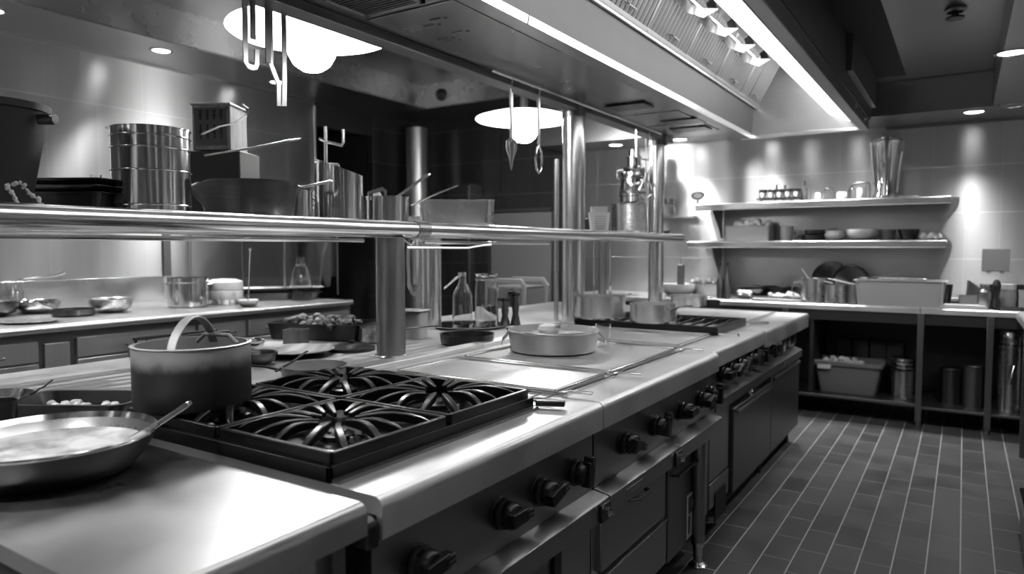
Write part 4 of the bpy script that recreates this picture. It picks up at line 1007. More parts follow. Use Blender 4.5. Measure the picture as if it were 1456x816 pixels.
# whisk hanging by the third post
a = onx(918, 250, -2.2)
wk = thing('balloon_whisk', 'balloon whisk hanging by a long wire next to the far post', 'whisk', (-2.2,a[1],2.27))
zt = onx(918, 248, -2.2)[2]-2.27; zb = onx(918, 283, -2.2)[2]-2.27
MB().tube([(0,0,0),(0,0,zt)], .004, 6).build('wire', S_TUBE, wk)
MB().tube([(0,0,zt+.02),(0,0,zt-.05)], .010, 8).build('handle', S_TUBE, wk)
m = MB()
for k in range(6):
    c_, s_ = math.cos(k*PI/6), math.sin(k*PI/6)
    m.tube([(c_*.01,s_*.01,zt-.02),(c_*.05,s_*.05,zt-.11),(c_*.055,s_*.055,zb+.04),(0,0,zb),(-c_*.055,-s_*.055,zb+.04),(-c_*.05,-s_*.05,zt-.11),(-c_*.01,-s_*.01,zt-.02)], .0025, 6)
m.build('wire_loops', S_POL, wk)
for px in (905, ): 
    a = onx(px, 200, -2.05)
    o = thing('hanging_rod', 'slim bent rod hanging from the canopy above the milk can', 'utensil', (-2.05,a[1],2.27))
    MB().tube([(0,0,0),(0,0,-.22),(0,.12,-.23),(0,.25,-.22)], .006, 8).build('rod', S_TUBE, o)
    MB().tube([(0,.25,0),(0,.25,-.22)], .005, 8).build('second_rod', S_TUBE, o)

# ================================================================== things on the pass shelf
SZ = 1.475
def onshelf(px, X): a = onx(px, 300, X); return (X, a[1], SZ)
L_ = onshelf(-12, -2.42)
bk = thing('black_bucket', 'tall tapered black bucket at the end of the pass shelf', 'bucket', L_)
rt2, rb2, hh = W(74, L_), W(45, L_), .325
MB().lathe([(0,0),(rb2,0),(rt2-.004,hh-.02),(rt2+.004,hh-.02),(rt2+.006,hh),(rt2-.006,hh),(rb2-.006,.008),(0,.008)], 44).build('body', RUB, bk)
cdir = Vector((.8415,.54,0))
MB().tube([cdir*rt2*.98+Vector((0,0,hh-.045)), cdir*(rt2+.045)+Vector((0,0,hh-.045))], .016, 12).build('handle_stub', BLACK, bk)
L_ = onshelf(52, -2.22)
m = MB(); rg = random.Random(9)
def bead(m, p, r): m.lathe([(0,-r),(r*.7,-r*.7),(r,0),(r*.7,r*.7),(0,r)], 8, p)
path = [(-.02,-.45,.01),(0,-.35,.012),(0,-.2,.01),(.005,-.1,.012),(.0,-.03,.011),(-.02,-.05,.05),(-.03,-.06,.075),(-.02,-.03,.085),(-.01,0,.05),(0,.02,.02),(.005,.03,.01)]
for i in range(len(path)-1):
    for k in range(5):
        p_ = Vector(path[i]).lerp(Vector(path[i+1]), k/5); bead(m, p_+Vector((rg.uniform(-.006,.006),rg.uniform(-.006,.006),rg.uniform(0,.004))), rg.uniform(.004,.008))
m.tube(path, .0025, 6)
o = m.build('bead_garland', WHITE, loc=(L_[0],L_[1],SZ)); tag(o, 'string of pale beads draped on the shelf against the black bucket', 'garland')
gp = 'black trays stacked on the pass shelf'
L_ = onshelf(112, -2.52)
hotel_pan('nested_tray', 'deep black tray at the bottom of the shelf stack', L_, .14, .10, .085, BLACK, rz=.5, rad=.02, group=gp)
hotel_pan('nested_tray', 'middle black tray with bright rim in the shelf stack', (L_[0],L_[1],SZ+.086), .135, .10, .022, S_DPOT, rz=.5, rad=.02, group=gp)
hotel_pan('nested_tray', 'shallow black tray topmost in the shelf stack', (L_[0]+.005,L_[1],SZ+.109), .14, .10, .020, BLACK, rz=.52, rad=.02, group=gp)
L2 = onshelf(142, -2.72)
hotel_pan('nested_tray', 'spare black tray behind the stack beside the ringed pot', L2, .12, .10, .12, BLACK, rz=.5, rad=.02, group=gp)
for px, hh_, l in ((108,.16,'faint clear glass flask behind the black shelf trays'),(138,.19,'faint clear glass carafe behind the ringed pot')):
    L3 = onshelf(px, -2.88)
    cyl('glass_flask', l, 'flask', L3, [(0,0),(.05,0),(.055,.05),(.03,hh_*.7),(.018,hh_*.8),(.02,hh_),(.017,hh_),(.015,hh_*.8),(.027,hh_*.7),(.052,.05),(0,.004)], GLASS)
L_ = onshelf(217, -2.36); r_ = W(51, L_)
bp_ = pot('ringed_pot', 'tall mirror-bright steel pot with ringed sides on the pass shelf', 'pot', L_, r_, .305, S_POL, loops=0, rings=(.045,.16,.235,.275))
MB().bar([Vector((-.10,-.10,.31)),Vector((-.07,-.02,.316)),Vector((.01,.07,.312)),Vector((.05,.09,.309))], .018, .006).build('lid_bar', S_TUBE, bp_)
spl = onshelf(222, -2.24)
spoon('shelf_spoon', 'flat bright spoon lying before the ringed pot', 'spoon', (-2.16,spl[1]+.02,SZ+.012), (-2.16,spl[1]-.22,SZ+.008), S_POL, bowl=.018, r=.004)
L_ = onshelf(316, -2.74)
o = box(-.13,.13,-.10,.10,0,.315).build('dark_box', SHADOWY, loc=L_, rot=(0,0,.5), bevel=.006); tag(o, 'dark square box behind the spouted pan on the pass shelf', 'box')
tin = thing('tall_tin', 'tall worn square tin with faded lettering on top of the dark box', 'tin', (L_[0],L_[1],SZ+.316), .50)
w_ = .083
MB().box(-w_,w_,-w_,w_,0,.20).build('body', steel('worn_tin', .22, .5, (18,18,5), .15, .1, smudge=.3), tin, bevel=.006)
MB().box(-w_-.004,w_+.004,-w_-.004,w_+.004,.19,.20).build('rim', S_DARK, tin, bevel=.002)
m = MB()
for i in range(4):
    x = -.045+i*.03; m.box(x-.005,x+.005,-w_-.001,-w_,.13,.170).box(x-.009,x+.009,-w_-.001,-w_,.146,.151).box(x-.007,x+.009,-w_-.001,-w_,.166,.171)
    m.box(x-.004,x+.005,-w_-.001,-w_,.05,.11); m.box(x-.009,x+.004,-w_-.001,-w_,.075,.081)
m.build('faded_lettering', INK, tin)
MB().box(-w_+.012,w_-.012,-w_-.0006,-w_,.02,.18).build('printed_panel', GREYP, tin)
# ladles on the dark box
a = onx(292, 221, -2.42); b = onx(418, 198, -2.42)
ld = spoon('long_spoon', 'long steel spoon resting high over the spouted pan before the dark box', 'spoon', b, a, S_POL, bowl=.024, r=.007, sl=1.9)
a = onx(287, 191, -2.44); b = onx(352, 165, -2.44)
ld = thing('curved_ladle', 'curved steel ladle handle hooked across the tall worn tin', 'ladle', a)
d_ = Vector(b)-Vector(a)
MB().bar([Vector((0,0,0)), d_*.35+Vector((0,0,.004)), d_*.7+Vector((0,0,-.008)), d_*.95+Vector((0,0,.004)), d_+Vector((0,.0,.03)), d_*.97+Vector((0,-.02,.045))], .014, .006).build('handle', S_TUBE, ld)
L_ = onshelf(340, -2.60)
o = cyl('glass_beaker', 'clear glass beaker behind the spouted pan', 'beaker', (L_[0],L_[1]+.05,SZ), [(0,0),(.05,0),(.055,.17),(.052,.17),(.047,.006),(0,.006)], GLASS)
# spouted pan
L_ = onshelf(356, -2.36); r_ = W(66, L_)
sp_ = thing('spouted_pan', 'dark rounded saute pan with pouring lip and steel handle on the pass shelf', 'pan', L_)
def spouted(r, rb, h, ang):
    m = MB(); n = 56; prof = [(0,0),(rb,0),(rb+.012,.008),(rb+(r-rb)*.6,h*.45),(r,h),(r+.006,h+.003),(r-.004,h),(rb+(r-rb)*.6-.005,h*.45),(rb,.012),(0,.01)]
    vs = []
    for i, (q, z) in enumerate(prof):
        for k in range(n):
            a = 2*PI*k/n; d = math.atan2(math.sin(a-ang), math.cos(a-ang))
            f = math.exp(-(d/.22)**2)*(z/h)**2 if z > h*.4 else 0
            vs.append(((q+.045*f)*math.cos(a), (q+.045*f)*math.sin(a), z-.034*f))
    fs = [(i*n+k, i*n+(k+1)%n, (i+1)*n+(k+1)%n, (i+1)*n+k) for i in range(len(prof)-1) for k in range(n)]
    return m.add(vs, fs)
spouted(r_, r_*.80, .155, math.radians(-108)).build('body', S_DPOT, sp_)
hv = Vector((.8415,.54,0))
MB().bar([hv*(r_-.004)+Vector((0,0,.148)), hv*(r_+.02)+Vector((0,0,.140)), hv*(r_+.04)+Vector((0,0,.144)), hv*(r_+.14)+Vector((0,0,.165))], .022, .008).build('handle', S_POT, sp_, bevel=.003)
MB().tube([Vector((-.03,-.09,.05)), Vector((-.035,-.105,.03)), Vector((-.03,-.10,.012))], .005, 8).build('drip', S_TUBE, sp_)
L3 = onshelf(378, -2.20)
o = box(-.022,.022,-.045,.045,0,.022).build('small_tag', GREYP, loc=(L3[0],L3[1],SZ), rot=(0,0,0), bevel=.003); tag(o, 'small grey block lying under the spouted pan', 'block')
L_ = onshelf(388, -2.62)
cyl('glass_funnel', 'clear glass funnel bottle standing neck up behind the spouted pan', 'bottle', L_, [(0,0),(.055,0),(.058,.08),(.035,.125),(.018,.14),(.016,.205),(.019,.207),(.013,.207),(.013,.14),(.030,.122),(.054,.078),(.05,.004),(0,.004)], GLASS)
L_ = onshelf(425, -2.56)
chunks('crumpled_foil', 'crumpled pale foil wrapped behind the round canister', 'foil', (L_[0],L_[1],SZ+.08), .045, .045, 26, .05, S_POL, 8)
o = cyl('foil_jar', 'squat glass jar supporting the crumpled foil', 'jar', L_, [(0,0),(.05,0),(.055,.08),(.05,.08),(.046,.006),(0,.006)], PALE)
L_ = onshelf(425, -2.30); r_ = W(19, L_)
pot('round_canister', 'plain round steel canister beside the spouted pan', 'canister', L_, r_, .135, S_POL, loops=0)
# sliced tall container
L_ = onshelf(484, -2.32); r_ = W(32, L_)
sc_ = thing('cut_container', 'tall steel container with a slanting cut rim on the pass shelf', 'container', L_)
n = 48; vs = []
def slant(a, h0): return h0 - .03*math.cos(a-math.atan2(.54,.84))*.5
for (q, zf) in ((r_,0),(r_,1),(r_-.003,1),(r_-.003,.0)):
    for k in range(n):
        a = 2*PI*k/n; z = (.255-.035*math.cos(a-math.radians(33)))*zf if zf else .0
        vs.append((q*math.cos(a), q*math.sin(a), z))
fs = [(i*n+k, i*n+(k+1)%n, (i+1)*n+(k+1)%n, (i+1)*n+k) for i in range(3) for k in range(n)]
m = MB().add(vs, fs); m.lathe([(0,0),(r_,0),(r_,.004),(0,.004)], n); m.build('body', S_POL, sc_)
MB().lathe([(r_,.0),(r_+.006,.002),(r_+.006,.012),(r_,.014)], n).build('foot_ring', S_DARK, sc_)
L3 = onshelf(466, -2.42)
o = thing('angled_tray', 'flat steel tray standing on edge behind the slant-rimmed container', 'tray', L3, 1.0)
MB().box(-.052,.052,-.004,.004,0,.285).build('sheet', S_FRONT, o, bevel=.003)
MB().tube([(-.052,0,.0),(-.052,0,.285),(.052,0,.275),(.052,0,0)], .005, 6).build('rim', S_TUBE, o)
# hook behind
L3 = onshelf(473, -2.65)
hk = thing('upright_hook', 'bent steel hook bar standing up behind the slant-rimmed container', 'hook', L3)
zt = onx(463, 180, -2.65)[2]-SZ; yy0 = onx(463,200,-2.65)[1]-L3[1]; yy1 = onx(488,200,-2.65)[1]-L3[1]; zl = onx(480,204,-2.65)[2]-SZ; zt2 = onx(488,184,-2.65)[2]-SZ; yy2 = onx(454,202,-2.65)[1]-L3[1]
MB().tube([(0,yy0,0),(0,yy0,zt)], .008, 8).build('upright', S_TUBE, hk)
MB().tube([(0,yy2,zl+.01),(0,yy0,zl),(0,yy1-.01,zl-.006),(0,yy1,zl+.01),(0,yy1,zt2)], .007, 8).build('arm', S_TUBE, hk)
MB().lathe([(0,0),(.05,0),(.05,.008),(0,.008)], 20, (0,yy0,0)).build('foot', S_DARK, hk)
L3 = onshelf(516, -2.62)
spoon('white_spatula', 'white spatula head sticking up between the container and small pot', 'spatula', (-2.5,L3[1]-.02,SZ+.165), (-2.45,L3[1]-.05,SZ+.02), WHITE, bowl=.022, r=.004)
L_ = onshelf(516, -2.34)
cyl('narrow_canister', 'narrow dark steel canister between the slant-rimmed container and small pot', 'canister', L_, [(0,0),(.018,0),(.018,.125),(.014,.125),(.014,.005),(0,.005)], S_DPOT)
L_ = onshelf(551, -2.30); r_ = W(30, L_)
smp = saucepan('small_pot', 'small mirror steel pot with tools laid across it on the pass shelf', L_, r_, .14, S_POL, math.radians(205), L=.03, rise=0)
a = (L_[0]-.02, L_[1]-.04, SZ+.125)
b = onx(606, 250, -2.40)
spoon('serving_spoon', 'steel serving spoon leaning out of the small mirror pot', 'spoon', b, (L_[0]-.03, L_[1]-.02, SZ+.09), S_POL, bowl=.02, r=.007, sl=2.2)
tg = thing('folded_tongs', 'folded bright tongs standing in the small mirror pot', 'tongs', (L_[0]-.05,L_[1]-.03,SZ+.06))
MB().bar([(0,-.03,0),(0,-.04,.10),(0,.05,.125),(0,.07,.118),(0,.07,.08),(0,-.02,.075)], .02, .004, up=(1,0,0)).build('arms', S_POL, tg)
# soft saucepan with long handle
L_ = onshelf(650, -2.36); r_ = W(52, L_)
lp = thing('long_saucepan', 'wide steel saucepan with a raised handle over its rim above the round post', 'pan', (L_[0],L_[1],SZ))
MB().loft([(r_*.90,r_*.62,.05,0),(r_*.96,r_*.70,.05,.012),(r_,r_*.74,.05,.158),(r_+.003,r_*.74+.003,.05,.160),(r_-.004,r_*.74-.004,.05,.159),(r_*.9,r_*.66,.05,.012)], n=8).build('body', S_POT, lp, rot=(0,0,.62))
a = Vector(onx(585, 292, -2.22)); b = Vector(onx(650, 264, -2.22))
o = thing('steel_handle_spoon', 'long flat-handled spoon lying across the wide steel saucepan', 'spoon', a)
MB().bar([Vector((0,0,0)), (b-a)*.5+Vector((0,0,.004)), (b-a)*.96, (b-a)], .016, .006).build('handle', S_TUBE, o, bevel=.002)
bowl('low steel bowl behind the small mirror pot', (-2.80, onshelf(600,-2.80)[1], SZ), .085, .09, S_POT)

# far end of the pass shelf
L_ = onshelf(852, -2.35)
pb = thing('measuring_tub', 'white measuring tub with faint scale lines near the shelf end', 'tub', L_)
hw = W(13, L_)
MB().loft([(hw*.85,hw*.85,.02,0),(hw*1.1,hw*1.1,.02,.165),(hw*1.15,hw*1.15,.02,.17),(hw*1.02,hw*1.02,.02,.17),(hw*.8,hw*.8,.02,.006)]).build('body', WHITE, pb, rot=(0,0,.57))
m = MB()
for k in range(7): m.box(-hw*.6,hw*.6,-hw*1.07-.001+.0*k,-hw*1.02,.03+k*.018,.034+k*.018)
m.build('scale_marks', GREYP, pb, rot=(0,0,.57))
MB().loft([(hw*.9,hw*.9,.02,.17),(hw*.9,hw*.9,.02,.215)]).build('lid', PALE, pb, rot=(0,0,.57))
L_ = onshelf(901, -2.72); r_ = W(31, L_)
bigp = pot('stock_pot', 'big half-dark stock pot near the far end of the pass shelf', 'pot', L_, r_, .31, S_POT, loops=2, lang=2.2)
MB().lathe([(0,.31),(r_+.006,.31),(r_+.006,.325),(r_*.6,.34),(0,.345)], 44).build('lid', S_POL, bigp)
mc = thing('milk_can', 'banded steel milk can standing on the big stock pot', 'can', (L_[0],L_[1],SZ+.346))
r2 = W(19.5, L_)
MB().lathe([(0,0),(r2,0),(r2,.05),(r2*1.06,.06),(r2*1.06,.075),(r2*.95,.085),(r2*1.0,.10),(r2*.95,.20),(r2*.9,.24),(r2*1.02,.25),(r2*1.02,.28),(r2*.9,.29),(r2*.75,.33),(r2*.5,.345),(r2*.5,.42),(r2*.55,.42),(r2*.55,.44),(r2*.42,.45),(r2*.42,.50),(0,.50)], 36).build('body', S_POL, mc)
MB().lathe([(r2*1.0,.09),(r2*1.05,.095),(r2*1.05,.105),(r2*1.0,.11)], 36).lathe([(r2*.97,.215),(r2*1.03,.22),(r2*1.03,.23),(r2*.97,.235)], 36).build('band', S_DARK, mc)
MB().tube([(-r2,0,.22),(-r2-.03,0,.23),(-r2-.03,0,.30),(-r2*.8,0,.31)], .007, 8, M=RZ(math.radians(33))).build('ear', S_TUBE, mc)
gl = 'small glass dishes at the end of the pass shelf'
for i, px in enumerate((884,902,918,934)):
    L3 = onshelf(px, -2.28)
    bowl(['clear dish first in the row of small shelf dishes','clear dish under the big stock pot','clear dish below the hanging whisk','clear dish by the far round post'][i], L3, W(9.5, L3), .04, S_POL if i % 2 else GLASS, group=gl)
L3 = onshelf(947, -2.25)
cyl('dark_cup', 'little dark cup last on the pass shelf', 'cup', L3, [(0,0),(.03,0),(.035,.055),(.03,.055),(.026,.005),(0,.005)], BLACK)
# boxes hung under far shelf
L3 = onshelf(836, -2.6)
o = box(-.05,.05,-.05,.05,0,.14).build('small_speaker', BLACK, loc=(L3[0],L3[1],SZ), bevel=.005); tag(o, 'small black box beside the white measuring tub', 'box')

# ================================================================== things on the wall counter
CZ = .916
def onc(px, py, r=.1):
    a = onz(px, py, .915)
    x = max(a[0], -5.90+r)
    y = onx(px, 400, x)[1]
    return (x, y, CZ)
q = onc(50, 445, .2); bowl('shiny wide steel bowl on the wall counter beneath the black bucket', q, W(31,q), .085, S_POL)
q = onc(-12, 450, .16); bowl('dark steel bowl at the picture edge of the wall counter', q, .15, .09, S_DPOT)
q = onc(156, 444, .18); bowl('steel bowl with curved rim in the middle of the wall counter', q, W(29,q), .095, S_POT)
q = onc(103, 449, .16)
saucepan('dark_frying_pan', 'flat dark frying pan between the two steel bowls on the wall counter', q, .13, .045, S_DPOT, math.radians(190), L=.2, rise=.03, w=.022)
q = onc(112, 452, .1)
cyl('flat_plate', 'flat grey plate at the front edge of the wall counter', 'plate', (q[0]+.05,q[1]-.32,CZ), [(0,0),(.09,0),(.16,.012),(.16,.015),(.09,.005),(0,.005)], S_POT)
o = MB().tube([(0,-.16,0),(0,-.13,.012),(0,.10,.03),(0,.16,.05)], [.014,.007,.007,.014], 8).build('small_ladle', S_POL, loc=(-5.933,onx(60,398,-5.93)[1],1.133)); tag(o, 'small ladle lying on the upstand behind the wide bowl', 'ladle')
q = onc(14, 428, .09)
jar_lid('glass_jar', 'round glass jar against the upstand of the wall counter', 'jar', q, .08, .20, GLASS, None)
q = onc(267, 436, .18)
wp = pot('lidded_pot', 'straight steel pot with side lugs on the wall counter', 'pot', q, W(27,q), W(41,q), S_POL, loops=2, lang=.9, rings=(.19,))
q = onc(319, 432, .2)
st = thing('steamer', 'white round steamer basket beside the straight steel pot', 'steamer', q)
k_ = W(25, q)/.145
for k in range(2): MB().lathe([(0,.04+k*.075),(.14*k_,.04+k*.075),(.145*k_,.05+k*.075),(.145*k_,.108+k*.075),(.14*k_,.112+k*.075),(0,.112+k*.075)], 36).build('tier', CERAM, st)
MB().lathe([(0,0),(.11*k_,0),(.12*k_,.04),(0,.04)], 32).build('base', S_POT, st)
MB().lathe([(0,.187),(.14*k_,.187),(.09*k_,.205),(0,.21)], 36).build('lid', CERAM, st)
q = onc(400, 425, .22)
sl_ = thing('platter', 'long white platter across a dark tray on the wall counter', 'platter', (q[0],q[1],CZ+.066), 1.0)
MB().loft([(.28,.10,.08,0),(.36,.15,.1,.035),(.37,.155,.1,.040),(.29,.11,.08,.014)]).build('body', CERAM, sl_)
hotel_pan('dark_tray', 'dark tray under the long white platter', (q[0],q[1],CZ), .33, .14, .064, BLACK, rz=1.0)
q = onc(352, 436, .08)
bowl('small white bowl between steamer and dark tray', q, .08, .05, CERAM)
o = thing('thin_whisk', 'thin rod whisk standing up from the small white bowl', 'whisk', (q[0],q[1],CZ+.012))
MB().tube([(0,0,0),(-.02,.03,.22),(-.04,.06,.44)], .006, 8).build('rod', S_DARK, o)
MB().lathe([(0,-.012),(.017,0),(0,.012)], 10, (-.04,.06,.44)).lathe([(0,-.008),(.012,0),(0,.008)], 10, (-.025,.04,.29)).build('knob', S_POL, o)
q = onc(412, 424, .28)
dc = thing('clear_case', 'large clear display case over the platter end of the wall counter', 'display case', (-5.50,onx(414,400,-5.50)[1],CZ))
m = MB()
for (x0,x1,y0,y1) in ((-.30,-.295,-.32,.32),(.295,.30,-.32,.32),(-.30,.30,-.32,-.315),(-.30,.30,.315,.32)): m.box(x0,x1,y0,y1,.18,.60)
m.box(-.30,.30,-.32,.32,.60,.605); m.build('panes', THINP, dc)
m = MB()
for x in (-.30,.30):
    for y in (-.32,.32): m.box(x-.006,x+.006,y-.006,y+.006,0,.61)
m.build('corner_posts', S_FRONT, dc)
cx_ = onx(428, 400, -4.95)
o = thing('glass_carafe', 'round glass carafe with bright neck standing before the clear case', 'carafe', (-4.95,min(cx_[1],4.36),CZ))
MB().lathe([(0,0),(.085,0),(.10,.10),(.08,.24),(.038,.32),(.038,.38),(.034,.38),(.034,.32),(.076,.24),(.096,.1),(.08,.005),(0,.005)], 32).build('body', GLASS, o)
MB().lathe([(.040,.30),(.044,.302),(.044,.32),(.040,.322)], 24).build('neck_band', S_POL, o)
# apron and cord at the counter end
ap = thing('hanging_apron', 'grey pleated apron hanging at the passage by the counter end', 'apron', (-5.80,5.22,1.98))
n = 24; vs = []; rows = 14
for i in range(rows):
    t = i/(rows-1)
    for k in range(n+1):
        u = k/n; w = .12-.085*t+.03*math.sin(t*PI)
        vs.append((.03*math.sin(u*22)*(1-.3*t)+.06*t, (u-.5)*2*w+.05*t, -1.02*t))
fs = [(i*(n+1)+k, i*(n+1)+k+1, (i+1)*(n+1)+k+1, (i+1)*(n+1)+k) for i in range(rows-1) for k in range(n)]
c_ = MB().add(vs, fs).build('cloth', plain('grey_cloth', .16, .85), ap); so = c_.modifiers.new('solid','SOLIDIFY'); so.thickness = .006
MB().tube([(0,0,0),(-.02,0,.05),(-.15,0,.06)], .006, 8).build('hook', S_TUBE, ap)
cd = MB().tube([(-.1,0,.55),(0,0,.5),(.02,0,.35),(.03,-.01,.12),(-.03,-.05,-.12),(-.05,-.07,-.40)], .012, 8).build('hanging_hose', PALE, loc=(-5.45,5.02,1.40)); tag(cd, 'pale thin hose hanging beside the pleated apron', 'hose')

# ================================================================== things on the back counter
BZ = CB+.001
def onb(px, py, dy=0.0): a = onz(px, py, CB); return (a[0], a[1]+dy, BZ)
q = onb(985, 417); bowl('white mixing bowl on the end counter behind the island pots', (q[0],6.5,BZ), .16, .11, CERAM)
hotel_pan('steel_tray', 'steel tray holding pale food at the end counter corner by the island', (ony(1005,410,6.6)[0]+.0,6.7,BZ), .16, .12, .12, S_POT, cat='tray')
chunks('salad_leaves', 'pale leafy food heaped in the steel tray by the dark bottles', 'food', (ony(1005,410,6.7)[0],6.7,BZ+.11), .13, .09, 40, .045, FOOD, 11)
q = ony(968, 400, 6.42)
o = thing('tall_grater', 'upright dark flat grater beside the white mixing bowl', 'grater', (q[0],6.42,BZ))
MB().box(-.03,.03,-.02,.02,0,.30).build('plate', S_DARK, o, bevel=.004); MB().tube([(0,0,.3),(0,0,.36),(.09,0,.36),(.2,0,.35)], .006, 6).build('handle', S_FRONT, o)
for i, px in enumerate((1024, 1034)):
    q = ony(px, 400, 6.38)
    o = thing('dark_bottle', ['slim dark bottle beside the island end pans','slim dark bottle next to the heaped black pans'][i], 'bottle', (q[0],6.38,BZ))
    MB().lathe([(0,0),(.030,0),(.030,.16),(.012,.20),(.010,.30),(0,.30)], 18).build('body', S_DPOT, o)
    MB().lathe([(.012,.30),(.012,.325),(0,.325)], 14).build('cap', BLACK, o)
# black pans heap
for i, (px, y, r, z, l) in enumerate(((1072,6.72,.15,.03,'black frying pan leaning in the heap on the end counter'),(1108,6.78,.17,.05,'larger black frying pan topmost in the heap on the end counter'))):
    q = ony(px, 400, y)
    saucepan('black_frying_pan', l, (q[0],y,BZ+z), r, .05, BLACK, math.radians(200+40*i), L=.16, rise=.03, rb=r*.8)
hotel_pan('baking_sheet', 'flat steel baking sheet under the heaped black pans', (ony(1092,415,6.6)[0],6.66,BZ), .27, .20, .025, S_POT, rad=.02)
chunks('pastries', 'pale pastries on the baking sheet', 'food', (ony(1112,415,6.45)[0],6.50,BZ+.012), .16, .05, 30, .045, FOOD, 12)
chunks('flat_breads', 'pale flat pieces at the baking sheet edge', 'food', (ony(1060,415,6.5)[0],6.46,BZ+.012), .06, .04, 12, .05, FOOD, 13)
o = hotel_pan('white_board', 'thin white board at the front of the end counter', (ony(1105,424,6.3)[0],6.30,BZ), .20, .06, .018, WHITE, cat='board', taper=1, lip=.0, rad=.01)
# utensil pots
q = ony(1156, 420, 6.36)
p = pot('utensil_pot', 'steel jug with wire side handle holding white spatulas', 'pot', (q[0],6.36,BZ), .092, .20, S_POT, loops=0)
MB().tube([(-.09,0,.17),(-.15,0,.16),(-.17,0,.10),(-.15,0,.04),(-.09,0,.03)], .006, 8).build('handle', S_FRONT, p)
q2 = ony(1187, 424, 6.33)
p = pot('utensil_pot', 'pale steel pot between the jug and the rectangular pan', 'pot', (q2[0],6.33,BZ), .085, .15, S_POT, loops=0)
q3 = ony(1213, 424, 6.34)
p = pot('utensil_pot', 'greyer steel pot touching the rectangular pan', 'pot', (q3[0]+.01,6.36,BZ), .07, .15, S_FRONT, loops=0)
spoon('white_spatula', 'white spatula rising out of the steel jug', 'spatula', (q[0],6.36,BZ+.15), (q[0]-.09,6.34,BZ+.28), WHITE, bowl=.02, r=.006)
spoon('white_spatula', 'white spatula bridging the jug and the pale pot', 'spatula', (q[0]+.03,6.34,BZ+.20), (q2[0]-.02,6.34,BZ+.165), WHITE, bowl=.02, r=.008)
spoon('white_spatula', 'white spatula lying over the pale steel pot', 'spatula', (q2[0]-.03,6.32,BZ+.20), (q2[0]+.15,6.33,BZ+.16), WHITE, bowl=.022, r=.009)
for px, rr_, l in ((1183,.16,'round black wok leaning on the end wall panel'),(1213,.15,'second round black wok leaning beside the rectangular pan')):
    a = ony(px, 400, 6.82)
    o = thing('black_wok', l, 'wok', (a[0],6.80 if px < 1200 else 6.70,BZ+rr_))
    MB().lathe([(0,0),(rr_*.5,.01),(rr_*.9,.05),(rr_,.075),(rr_-.004,.076),(rr_*.86,.052),(0,.006)], 36, M=RX(math.radians(72))).build('body', BLACK, o)
# rectangular pan
q = ony(1279, 430, 6.36)
rp = hotel_pan('rectangular_pan', 'large rectangular pale metal pan on the end counter', (q[0],6.40,BZ), .31, .17, .20, ALU2, cat='pan', taper=.94, lip=.014, rad=.035)
spoon('serving_ladle', 'bright ladle lying over the rectangular pan corner', 'ladle', (q[0]-.19,6.42,BZ+.22), (q[0]-.02,6.5,BZ+.25), S_POL, bowl=.04, r=.005)
o = hotel_pan('pan_lid', 'flat pale lid lying half across the rectangular pan', (q[0]-.06,6.41,BZ+.201), .24, .16, .010, S_POT, cat='lid', taper=1, lip=.003)
a = ony(1344, 415, 6.5); cyl('dark_cup', 'tapered dark cup beside the rectangular pan', 'cup', (a[0],6.50,BZ), [(0,0),(.035,0),(.052,.17),(.048,.17),(.03,.006),(0,.006)], BLACK)
a = ony(1368, 432, 6.33); o = MB().box(-.16,.16,-.09,.09,0,.012).box(-.15,.15,-.085,.085,.012,.026).build('paper_stack', PAPER, loc=(a[0],6.33,BZ)); tag(o, 'stack of white sheets at the front of the end counter', 'papers')
a = ony(1365, 405, 6.72); cyl('white_plates', 'white plates stacked by the wall on the end counter', 'plate', (a[0],6.74,BZ), [(0,0),(.08,0),(.12,.02),(.08,.012),(.12,.035),(.12,.05),(.08,.045),(0,.045)], CERAM)
a = ony(1387, 405, 6.74)
o = thing('leaning_board', 'thin dark board leaning upright near the white plates', 'board', (a[0],6.70,BZ), .5); MB().prism([(-.07,0),(.07,0),(.06,.12),(-.06,.20)], -.008, .008).build('board', S_DARK, o, bevel=.003)
MB().tube([(-.07,-.01,.0),(-.06,-.01,.2),(.06,-.01,.12)], .004, 6).build('bright_edge', S_TUBE, o)
a = ony(1379, 422, 6.45); o = hotel_pan('grey_tub', 'small grey tub behind the white sheets', (a[0],6.46,BZ), .075, .06, .09, GREYP, cat='tub', rad=.02, lip=.004)
a = ony(1402, 430, 6.38)
jar_lid('steel_canister', 'round-shouldered grey canister on the end counter', 'canister', (a[0],6.38,BZ), .055, .17, S_FRONT, S_POL, neck=.7, lidh=.015)
a = ony(1416, 430, 6.36)
cyl('dark_pepper_mill', 'tall dark waisted mill beside the grey canister', 'pepper mill', (a[0],6.34,BZ), [(0,0),(.032,0),(.03,.05),(.018,.09),(.026,.15),(.030,.18),(.02,.21),(.012,.22),(0,.225)], BLACK)
a = ony(1416, 375, 6.90)
o = thing('grey_notice', 'plain grey square plate on the end wall above the dark mill', 'wall plate', (a[0],6.947,1.20)); MB().box(-.095,.095,-.006,.0,-.01,.17).build('plate', GREYP, o, bevel=.002); MB().box(-.06,-.03,-.007,0,-.03,-.01).box(.03,.06,-.007,0,-.03,-.01).build('tab', GREYP, o)
for i, (px, l) in enumerate(((1432,'white storage jar beside the dark mill on the end counter'),(1452,'clear jar at the picture edge on the end counter'))):
    a = ony(px, 425, 6.44)
    jj = jar_lid('storage_jar', l, 'jar', (a[0]+.01,6.44,BZ), .062, .15, PALE if i == 0 else GLASS, WHITE if i == 0 else BLACK, neck=.95, lidh=.035)
a = ony(1437, 436, 6.3)
o = hotel_pan('black_tray', 'flat black tray before the storage jars', (a[0]+.03,6.30,BZ), .12, .05, .02, BLACK, rad=.02)

